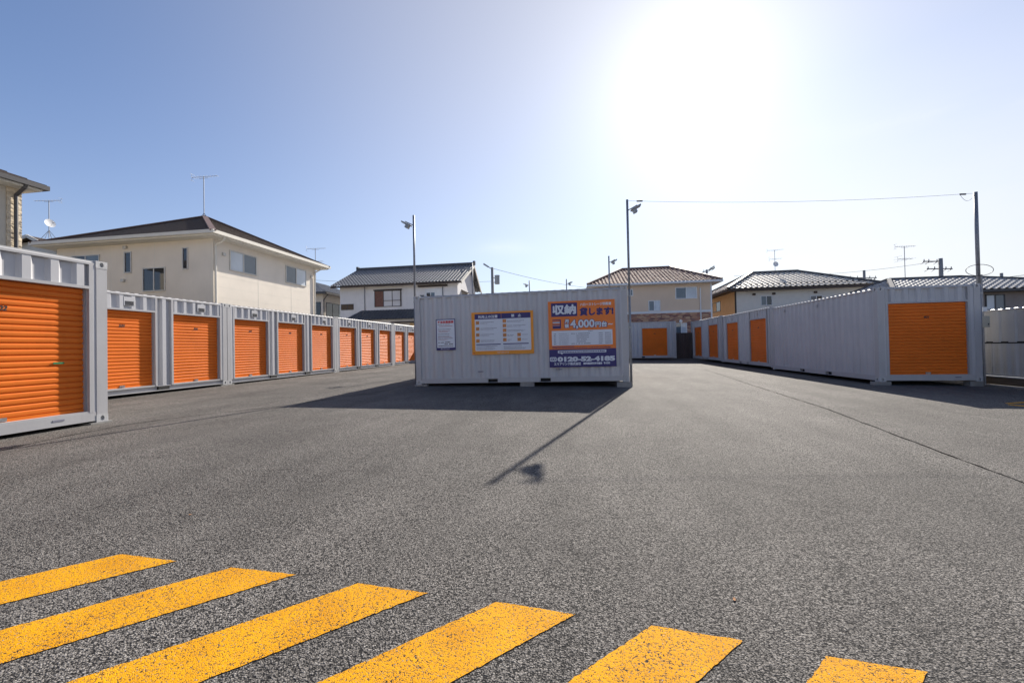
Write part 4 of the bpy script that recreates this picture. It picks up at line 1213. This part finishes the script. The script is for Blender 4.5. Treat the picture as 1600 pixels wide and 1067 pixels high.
# --- white house with grey tiled gable roof
h = thing('house', 'white house with grey tiled gable roof behind the middle container', 'house', (-15, 37, GZ), 0, 'houses around the yard')
off = Vector((-15, 37, GZ))
x0, x1, y0, y1 = -21.03, -9.98, 34.2, 40.6
ze, zr, YR = 7.02, 9.02, 38.3
b = MB(); b.box(x0-off.x, x1-off.x, y0-off.y, y1-off.y, 0, ze-GZ)
for xx in (x0, x1): b.add([tuple(Vector(p)-off) for p in ((xx, y0, ze), (xx, y1, ze), (xx, YR, zr-0.08))], ((0, 1, 2),))
b.build('wall', 'plaster', h)
PFr = rel(frame((x0, y0, 0), (1, 0, 0), (0, -1, 0))); PRt = rel(frame((x1, y0, 0), (0, 1, 0), (1, 0, 0)))
b = MB()
ov = 0.52
sl = (zr-ze)/4.1
ea = ze-sl*0.6+0.10
pts = [Vector(p)-off for p in ((x0-ov, y0-0.62, ea), (x1+ov, y0-0.62, ea), (x1+ov, YR, zr+0.10), (x0-ov, YR, zr+0.10), (x1+ov, y1+0.62, ea), (x0-ov, y1+0.62, ea))]
roof_plane(b, pts[0], pts[1], pts[2], pts[3], 13, 0.30, 'wave', 0.065, 0.03)
roof_plane(b, pts[4], pts[5], pts[3], pts[2], 13, 0.30, 'wave', 0.065, 0.03)
ro = tag(b.build('roof', 'kawara', h), kind=None)
b = MB(); b.bar(pts[3]+Vector((-0.05, 0, 0.10)), pts[2]+Vector((0.05, 0, 0.10)), 0.30, 0.24)
for q in (pts[2], pts[3]): b.box(q.x-0.10, q.x+0.10, q.y-0.16, q.y+0.16, q.z, q.z+0.34)
b.build('ridge', 'ridge', ro)
b = MB(); b.box(x0-ov-off.x, x1+ov-off.x, y0-0.66-off.y, y0-0.54-off.y, ea-0.16-GZ, ea-0.03-GZ); b.box(x0-0.3-off.x, x1+0.3-off.x, y0-0.54-off.y, y0-off.y, ea-0.05-GZ, ea-GZ)
b.build('eave_board', 'woodtrim', h)
b = MB()
for xx in (x1+ov, x0-ov):
    b.bar(Vector((xx, y0-0.60, ea-0.12))-off, Vector((xx, YR, zr-0.03))-off, 0.07, 0.24); b.bar(Vector((xx, y1+0.60, ea-0.12))-off, Vector((xx, YR, zr-0.03))-off, 0.07, 0.24)
b.build('barge_board', 'creamtrim', h)
w = window(h, PFr, 3.40, 5.85, 4.95, 6.30, 'darkfr', ('redwood', 'shutterw', 'shutterw'), t=0.05)
b = MB(); b.fbox(PFr, 3.30, 5.98, 0, 0.16, 6.36, 6.44); b.fbox(PFr, 4.25, 5.85, 0.10, 0.13, 5.42, 5.46); b.fbox(PFr, 5.84, 5.88, 0.0, 0.14, 4.9, 6.4); b.build('window_rail', 'woodtrim', w)
window(h, PFr, 0.14, 1.28, 4.78, 5.22, 'darkfr', ('plank', 'plank'), t=0.04)
b = MB(); b.fbox(PFr, 7.55, 10.15, 0, 0.34, 6.50, 6.62); b.build('canopy', 'woodtrim', h)
b = MB(); b.fbox(PFr, 8.1, 9.65, 0, 0.02, 4.6, 6.36); b.build('bay_panel', 'whitefr', h)
window(h, PFr, 8.25, 8.98, 5.42, 6.0, 'whitefr', ('glass', 'glassb'), t=0.05, out=0.05)
b = MB(); b.fbox(PFr, 7.62, 7.98, 0, 0.05, 5.28, 5.82); b.build('vent_grille', 'glassb', h)
b = MB(); b.path([PFr(2.42, 0.05, 6.9), PFr(2.42, 0.05, 4.2)], 0.045, 8); b.path([PFr(9.72, 0.05, 6.5), PFr(9.72, 0.05, 4.2)], 0.04, 8); b.build('downpipe', 'pole', h)
window(h, PRt, 1.5, 3.2, 5.1, 5.75, 'darkfr', ('glass', 'glassb'))
b = MB()
b.add([PRt(1.2, 0.0, 6.35), PRt(3.5, 0.0, 6.35), PRt(3.5, 0.7, 6.0), PRt(1.2, 0.7, 6.0), PRt(1.2, 0.0, 6.29), PRt(3.5, 0.0, 6.29), PRt(3.5, 0.7, 5.94), PRt(1.2, 0.7, 5.94)], ((0, 1, 2, 3), (4, 5, 6, 7), (2, 3, 7, 6), (0, 3, 7, 4), (1, 2, 6, 5)))
b.build('window_hood', 'woodtrim', h)
# lean-to in front
b = MB()
roof_plane(b, Vector((-19.9, 32.75, 3.70))-off, Vector((-12.0, 32.75, 3.70))-off, Vector((-12.0, 34.15, 4.62))-off, Vector((-18.9, 34.15, 4.62))-off, 8, 0.28, 'wave', 0.02, 0.015)
b.build('lean_to_roof', 'kawara2', h)
b = MB(); b.box(-19.4-off.x, -12.2-off.x, 33.2-off.y, 34.19-off.y, 0, 3.68-GZ); b.build('lean_to_wall', 'plaster', h)
b = MB(); b.box(-15.5-off.x, -13.2-off.x, 32.7-off.y, 33.19-off.y, 3.35-GZ, 3.45-GZ); b.build('canopy', 'woodtrim', h)
b = MB(); b.box(-13.9-off.x, -13.5-off.x, 33.05-off.y, 33.19-off.y, 3.0-GZ, 3.3-GZ); b.build('sign_plate', 'ochre', h)

# --- taupe house with brown barrel tiles
h = thing('house', 'taupe house with brown barrel-tile roof and stone-clad ground floor', 'house', (6.4, 38.5, GZ), 0, 'houses around the yard')
off = Vector((6.4, 38.5, GZ))
x0, x1, y0, y1 = 1.75, 11.0, 35.0, 44.6
b = MB(); b.box(x0-off.x, x1-off.x, y0-off.y, y1-off.y, 3.72-GZ, 6.05-GZ); b.build('upper_wall', 'taupe', h)
b = MB(); b.box(x0-off.x, x1-off.x, y0-off.y, y1-off.y, 0, 3.70-GZ); b.build('lower_wall', 'brick', h)
b = MB(); b.box(x0-0.03-off.x, x1+0.03-off.x, y0-0.03-off.y, y1+0.03-off.y, 3.64-GZ, 3.82-GZ); b.box(x1-0.09-off.x, x1+0.025-off.x, y0-0.025-off.y, y0+0.05-off.y, 0.2-GZ, 6.0-GZ); b.build('trim_band', 'whitefr', h)
ex0, ex1, ey0, ey1, ez = 1.15, 11.6, 34.4, 45.2, 6.14
b = MB(); b.box(ex0-off.x, ex1-off.x, ey0-off.y, ey1-off.y, 5.98-GZ, 6.05-GZ); b.build('soffit', 'whitefr', h)
b = MB(); b.box(ex0-0.08-off.x, ex1+0.08-off.x, ey0-0.10-off.y, ey0-0.002-off.y, 5.99-GZ, 6.14-GZ); b.box(ex1+0.002-off.x, ex1+0.10-off.x, ey0-off.y, ey1-off.y, 5.99-GZ, 6.14-GZ); b.build('gutter', 'whitefr', h)
e = [Vector(p)-off for p in ((ex0, ey0, ez), (ex1, ey0, ez), (ex1, ey1, ez), (ex0, ey1, ez))]
r1, r2 = Vector((4.52, 39.8, 8.23))-off, Vector((8.86, 39.8, 8.23))-off
b = MB()
roof_plane(b, e[0], e[1], r2, r1, 14, 0.30, 's', 0.07, 0.03); roof_plane(b, e[1], e[2], r2, r2, 14, 0.30, 's', 0.07, 0.03)
roof_plane(b, e[2], e[3], r1, r2, 14, 0.30, 's', 0.07, 0.03); roof_plane(b, e[3], e[0], r1, r1, 14, 0.30, 's', 0.07, 0.03)
ro = b.build('roof', 'stile', h)
b = MB()
for a, c in ((e[0], r1), (e[1], r2), (e[2], r2), (e[3], r1), (r1, r2)): b.bar(a+Vector((0, 0, 0.08)), c+Vector((0, 0, 0.08)), 0.22, 0.14)
b.build('ridge', 'hipcap', ro)
PFr = rel(frame((x0, y0, 0), (1, 0, 0), (0, -1, 0)))
window(h, PFr, 2.72, 3.05, 5.22, 5.66, 'whitefr', ('glassb', 'glassb'), t=0.07)
window(h, PFr, 4.38, 5.20, 3.90, 4.66, 'whitefr', ('glassb', 'glassw'), t=0.06)
window(h, PFr, 6.52, 8.08, 4.82, 5.66, 'whitefr', ('glassb', 'glassw'), t=0.06)
window(h, PFr, 6.45, 7.25, 1.2, 2.75, 'whitefr', ('glassb', 'glassw'), t=0.05)
b = MB(); b.path([PFr(8.38, 0.06, 5.6), PFr(8.38, 0.06, 0.4)], 0.05, 8); b.path([PFr(7.75, 0.05, 2.6), PFr(7.75, 0.05, 0.4)], 0.04, 8); b.build('downpipe', 'whitefr', h)
b = MB(); b.disc(PFr(6.80, 0.14, 2.93), (0, -1, 0), 0.13, -0.08); b.fbox(PFr, 6.74, 6.86, 0, 0.10, 2.88, 2.98); b.build('round_lamp', 'white', h, True)

# --- house with pale tiles behind the right row
h = thing('house', 'house with pale flat-tile hip roof and side wall tinted for warm bounce light behind the right row', 'house', (19, 41.2, GZ), 0, 'houses around the yard')
off = Vector((19, 41.2, GZ))
x0, x1, y0, y1 = 13.85, 24.0, 38.0, 47.0
b = MB(); b.box(x0-off.x, x1-off.x, y0-off.y, y1-off.y, 0, 5.55-GZ); b.build('wall', 'beige', h)
b = MB(); b.box(x0-0.012-off.x, x0-0.002-off.x, y0-off.y, y1-off.y, 0.1, 5.54-GZ); b.build('side_wall', 'ochre', h)  # thin slab: warm bounce on the shaded side, put into its colour
b = MB(); b.box(x0-0.03-off.x, x0+0.10-off.x, y0-0.03-off.y, y0-0.002-off.y, 0.1, 5.54-GZ); b.build('corner_trim', 'woodtrim', h)
ex0, ex1, ey0, ey1, ez = 13.1, 24.7, 37.35, 47.65, 5.74
b = MB(); b.box(ex0-off.x, ex1-off.x, ey0-off.y, ey1-off.y, 5.55-GZ, 5.64-GZ); b.box(ex0-0.02-off.x, ex1+0.02-off.x, ey0-0.09-off.y, ey0-0.002-off.y, 5.52-GZ, 5.68-GZ); b.box(ex0-0.09-off.x, ex0-0.002-off.x, ey0-off.y, ey1-off.y, 5.52-GZ, 5.68-GZ)
b.build('eave_board', 'woodtrim', h)
e = [Vector(p)-off for p in ((ex0, ey0, ez), (ex1, ey0, ez), (ex1, ey1, ez), (ex0, ey1, ez))]
r1, r2 = Vector((17.1, 42.6, 7.76))-off, Vector((21.15, 42.6, 7.76))-off
b = MB()
roof_plane(b, e[0], e[1], r2, r1, 12, 0.44, 'pan', 0.07, 0.03); roof_plane(b, e[1], e[2], r2, r2, 12, 0.44, 'pan', 0.07, 0.03)
roof_plane(b, e[2], e[3], r1, r2, 12, 0.44, 'pan', 0.07, 0.03); roof_plane(b, e[3], e[0], r1, r1, 12, 0.44, 'pan', 0.07, 0.03)
ro = b.build('roof', 'ptile', h)
b = MB()
for a, c in ((e[0], r1), (e[1], r2), (e[2], r2), (e[3], r1), (r1, r2)): b.bar(a+Vector((0, 0, 0.09)), c+Vector((0, 0, 0.10)), 0.26, 0.20)
b.build('ridge', 'ridge', ro)
sg = MB(); Vd = (r1-e[0]); Vd.x = 0; 
for k in range(25):                                        # snow guards
    p = e[0]+Vector((0.75+k*0.44, 0, 0))+Vd*0.12+Vector((0, 0, 0.06)); sg.box(p.x-0.07, p.x+0.07, p.y-0.03, p.y+0.03, p.z, p.z+0.14)
sg.build('snow_guards', 'ridge', ro)
PFr = rel(frame((x0, y0, 0), (1, 0, 0), (0, -1, 0))); PLt = rel(frame((x0, y1, 0), (0, -1, 0), (-1, 0, 0)))
window(h, PFr, 2.12, 2.92, 4.30, 5.05, 'whitefr', ('glassb', 'glass'), t=0.05)
window(h, PFr, 6.0, 6.85, 4.25, 4.92, 'whitefr', ('glassb', 'glass'), t=0.05)
window(h, PLt, 3.3, 5.4, 4.20, 5.05, 'darkfr', ('glass', 'glass'), t=0.05)
for u in (1.52, 3.10, 6.35):
    b = MB(); b.fbox(PFr, u-0.11, u+0.11, 0, 0.12, 5.16, 5.34); b.build('vent_hood', 'woodtrim', h)
ant('aerial with a grey satellite dish on the pale-tiled roof', (19.2, 42.6, 7.7), 2.25, (1, -0.2, 0), dish=(0.1, -1, 0.1), two=True, legs=False)

# --- dark house behind the wide shutter
h = thing('house', 'grey-brown house with low ribbed tile roof above the right-hand container', 'house', (26, 33, GZ), 0, 'houses around the yard')
off = Vector((26, 33, GZ))
x0, x1, y0, y1 = 20.9, 32.5, 30.0, 36.2
b = MB(); b.box(x0-off.x, x1-off.x, y0-off.y, y1-off.y, 0, 4.0-GZ); b.build('wall', 'bsiding', h)
PFr = rel(frame((x0, y0, 0), (1, 0, 0), (0, -1, 0)))
for k in range(24):
    b = MB(); b.fbox(PFr, 0, 11.6, 0.0, 0.018, 0.7+k*0.135, 0.7+k*0.135+0.12); b.build('siding_board', 'bsiding', h)
ex0, ex1, ey0, ey1, ez = 20.2, 33.1, 29.4, 36.8, 4.12
e = [Vector(p)-off for p in ((ex0, ey0, ez), (ex1, ey0, ez), (ex1, ey1, ez), (ex0, ey1, ez))]
r1, r2 = Vector((22.35, 33.0, 5.36))-off, Vector((26.8, 33.0, 5.36))-off
b = MB()
roof_plane(b, e[0], e[1], r2, r1, 11, 0.40, 's', 0.085, 0.035); roof_plane(b, e[1], e[2], r2, r2, 11, 0.40, 's', 0.085, 0.035)
roof_plane(b, e[2], e[3], r1, r2, 11, 0.40, 's', 0.085, 0.035); roof_plane(b, e[3], e[0], r1, r1, 11, 0.40, 's', 0.085, 0.035)
ro = b.build('roof', 'ptile2', h)
b = MB()
for a, c in ((e[0], r1), (e[1], r2), (e[2], r2), (e[3], r1), (r1, r2)): b.bar(a+Vector((0, 0, 0.09)), c+Vector((0, 0, 0.09)), 0.22, 0.15)
b.build('ridge', 'ridge', ro)
b = MB(); b.box(ex0-off.x, ex1-off.x, ey0-0.05-off.y, ey0+0.05-off.y, 3.97-GZ, 4.12-GZ); b.box(ex0-off.x, ex1-off.x, ey0+0.05-off.y, y0-off.y, 3.98-GZ, 4.03-GZ); b.build('eave_board', 'darkfr', h)
window(h, PFr, 4.82, 5.75, 2.92, 3.78, 'darkfr', ('glassw', 'glassb'), t=0.06, out=0.065)
ant('tall double aerial on the ribbed roof at the right', (23.4, 33.0, 5.4), 2.35, (1, 0.1, 0), two=True, legs=False)
# roof of one more house at the right edge
h = thing('house', 'dark roof corner at the right edge beyond the ribbed-tile house', 'house', (48, 50, GZ), 0, 'houses around the yard')
b = MB(); b.box(-5.2, 6, -3, 4, 0, 5.2); b.build('wall', 'bsiding', h)
b = MB(); e = [Vector(p) for p in ((-5.9, -3.7, 5.2), (6.7, -3.7, 5.2), (6.7, 4.7, 5.2), (-5.9, 4.7, 5.2))]; r1, r2 = Vector((-2.5, 0.5, 7.3)), Vector((3, 0.5, 7.3))
roof_plane(b, e[0], e[1], r2, r1, 10, 0.3, 'wave', 0.04); roof_plane(b, e[1], e[2], r2, r2, 10, 0.3, 'wave', 0.04); roof_plane(b, e[2], e[3], r1, r2, 10, 0.3, 'wave', 0.04); roof_plane(b, e[3], e[0], r1, r1, 10, 0.3, 'wave', 0.04)
b.build('roof', 'kawara', h)
ant('faint aerial showing over the far eave of the cream house', (-17.95, 26.2, 5.9), 2.4, (1, 0.1, 0), two=True, legs=False)

# ------------------------------------------------------------------ street and houses added, unseen behind the viewpoint: its sunlit fronts light the shaded sides of the yard
st = MB(); st.quad((-60, -20.5, -0.62), (60, -20.5, -0.62), (60, -12.0, -0.45), (-60, -12.0, -0.45))
tag(st.build('road', 'asphalt'), kind='structure')
sw = MB(); sw.box(-60, 60, -22.3, -20.5, -0.8, -0.50); tag(sw.build('pavement', 'concrete'), kind='structure')
for hx, wd, mt, rm, lab in ((-17.5, 9.5, 'creamtrim', 'shingle', 'cream house added unseen behind the viewpoint to bounce sunlight, at the left'),
                            (-5.5, 10.5, 'white', 'kawara', 'white house added unseen behind the viewpoint to bounce sunlight, in the middle'),
                            (7.5, 10.5, 'creamtrim', 'stile', 'cream house with brown tiles added unseen behind the viewpoint to bounce sunlight'),
                            (20.5, 10.0, 'white', 'kawara2', 'white house added unseen behind the viewpoint to bounce sunlight, at the right')):
    off = Vector((hx, -27, GZ))
    h = thing('house', lab, 'house', off, 0, 'houses added to bounce sunlight')
    b = MB(); b.box(-wd/2, wd/2, -3.5, 3.8, 0, 6.6); b.build('wall', mt, h)
    b = MB(); e = [Vector(p) for p in ((-wd/2-0.6, -4.1, 6.6), (wd/2+0.6, -4.1, 6.6), (wd/2+0.6, 4.4, 6.6), (-wd/2-0.6, 4.4, 6.6))]; r1, r2 = Vector((-wd/4, 0.1, 8.5)), Vector((wd/4, 0.1, 8.5))
    roof_plane(b, e[0], e[1], r2, r1, 8, 0.3, 'flat'); roof_plane(b, e[1], e[2], r2, r2, 8, 0.3, 'flat'); roof_plane(b, e[2], e[3], r1, r2, 8, 0.3, 'flat'); roof_plane(b, e[3], e[0], r1, r1, 8, 0.3, 'flat')
    b.poly([tuple(p) for p in e]); b.build('roof', rm, h)
    Pb = frame((wd/2, 3.8, 0), (-1, 0, 0), (0, 1, 0))
    for u in (1.2, 5.6):
        window(h, Pb, u, u+1.7, 4.2, 5.5, 'alu', ('glassb', 'glass')); window(h, Pb, u, u+2.0, 0.9, 2.6, 'alu', ('glass', 'glassb'))

# ------------------------------------------------------------------ utility poles far behind
def utility_pole(label, x, y, top, arms, lamp=0, transformer=0, r=0.16, group='utility poles beyond the houses', ad=(1, 0.25, 0)):
    t = thing('utility_pole', label, 'utility pole', (x, y, GZ), 0, group)
    h = top-GZ
    p = MB(); p.tube((0, 0, 0), (0, 0, h), r*1.35, r*0.85, 12); p.build('pole', 'conpole', t, True)
    d = Vector(ad).normalized(); s = Vector((-d.y, d.x, 0))
    for (dz, ln, sh) in arms:
        a = MB(); c = Vector((0, 0, h-dz))+s*0.2
        a.bar(c+d*(sh-ln/2), c+d*(sh+ln/2), 0.10, 0.12)
        ao = a.build('crossarm', 'poledk', t)
        for k in (-0.46, -0.2, 0.25, 0.46):
            i = MB(); q = c+d*(sh+ln*k); i.tube(q, q+Vector((0, 0, 0.30)), 0.06, 0.035, 8)
            q2 = q-d*0.0+Vector((0, 0, -0.05)); i.tube(q2, q2+Vector((-0.35, 0.1, -0.28)), 0.05, 0.03, 6)
            i.build('insulator', 'poledk', ao)
    if transformer:
        a = MB(); q = Vector((transformer*0.55, 0, h-1.9)); a.tube(q, q+Vector((0, 0, 0.9)), 0.28, n=12); a.tube(q+Vector((0, 0, 0.9)), q+Vector((0, 0, 0.98)), 0.30, n=12); a.bar((0, 0, h-1.7), q+Vector((0, 0, 0.2)), 0.08, 0.08); a.bar((0, 0, h-1.2), q+Vector((0, 0, 0.7)), 0.08, 0.08)
        a.build('transformer', 'lamp', t)
    if lamp:
        a = MB(); a.path([(0, 0, h-0.25), (lamp*0.45, -0.1, h+0.12)], 0.05); a.bar((lamp*0.4, -0.1, h+0.05), (lamp*0.95, -0.15, h+0.42), 0.24, 0.16); a.build('street_light', 'lamp', t)
    return t
utility_pole('concrete pole with grey transformer behind the middle container', -9.05, 45, 10.1, [], lamp=-1, transformer=1, r=0.17)
utility_pole('utility pole with two crossarms above the ribbed-tile roof', 46.6, 60, 11.4, [(0.35, 2.6, -0.9), (1.3, 3.6, 0.1)], r=0.24)
utility_pole('far utility pole with drooping insulators right of the pale-tiled roof', 44.1, 70, 11.8, [(1.1, 4.6, 0), (1.5, 3.0, 0.6)], r=0.2)
utility_pole('pole with angled street lights above the brown barrel-tile roof', 18.3, 60, 11.3, [(0.15, 2.2, 0.1)], lamp=1, r=0.16, ad=(1, 0, 0.35))
utility_pole('low utility pole with crossarm at the right edge', 53.2, 60, 9.2, [(0.9, 5.0, 0.0)], r=0.18)
wire('distant wire running right from the concrete transformer pole', (-9.0, 45, 10.0), (6.5, 62, 9.2), 0.5, 0.02, False, group='distant wires')
wire('distant wire at the right edge above the dark roof', (53, 60, 8.6), (78, 58, 12.5), 0.5, 0.03, False, group='distant wires')
wire('distant wire left of the two-armed utility pole', (24, 66, 11.2), (46.6, 60, 11.1), 0.7, 0.018, False, group='distant wires')
wire('faint wire between the low house and the white house', (-42, 52, 11.6), (-12, 60, 11.0), 0.5, 0.018, False, group='distant wires')

# ------------------------------------------------------------------ fallen leaves on the asphalt
for k, (x, y, lab) in enumerate([(-2.72, 2.52, 'small dry leaf on the asphalt above the leftmost yellow stripe'),
                                 (0.70, 2.02, 'small dry leaf on the asphalt beside the fifth yellow stripe')]):
    b = MB(); n = 8
    pts = [(0.010*math.cos(2*math.pi*i/n)*(1.5 if i % 4 == 0 else 1), 0.007*math.sin(2*math.pi*i/n), 0.001+0.003*abs(math.cos(2*math.pi*i/n))) for i in range(n)]
    b.add([(0, 0, 0.002)]+pts, [(0, i+1, (i+1) % n+1) for i in range(n)])
    tag(b.build('dry_leaf', 'leaf', None, loc=(x, y, G(x, y)+0.003), rot=(0, 0, k*1.3)), lab, 'leaf', 'dry leaves')
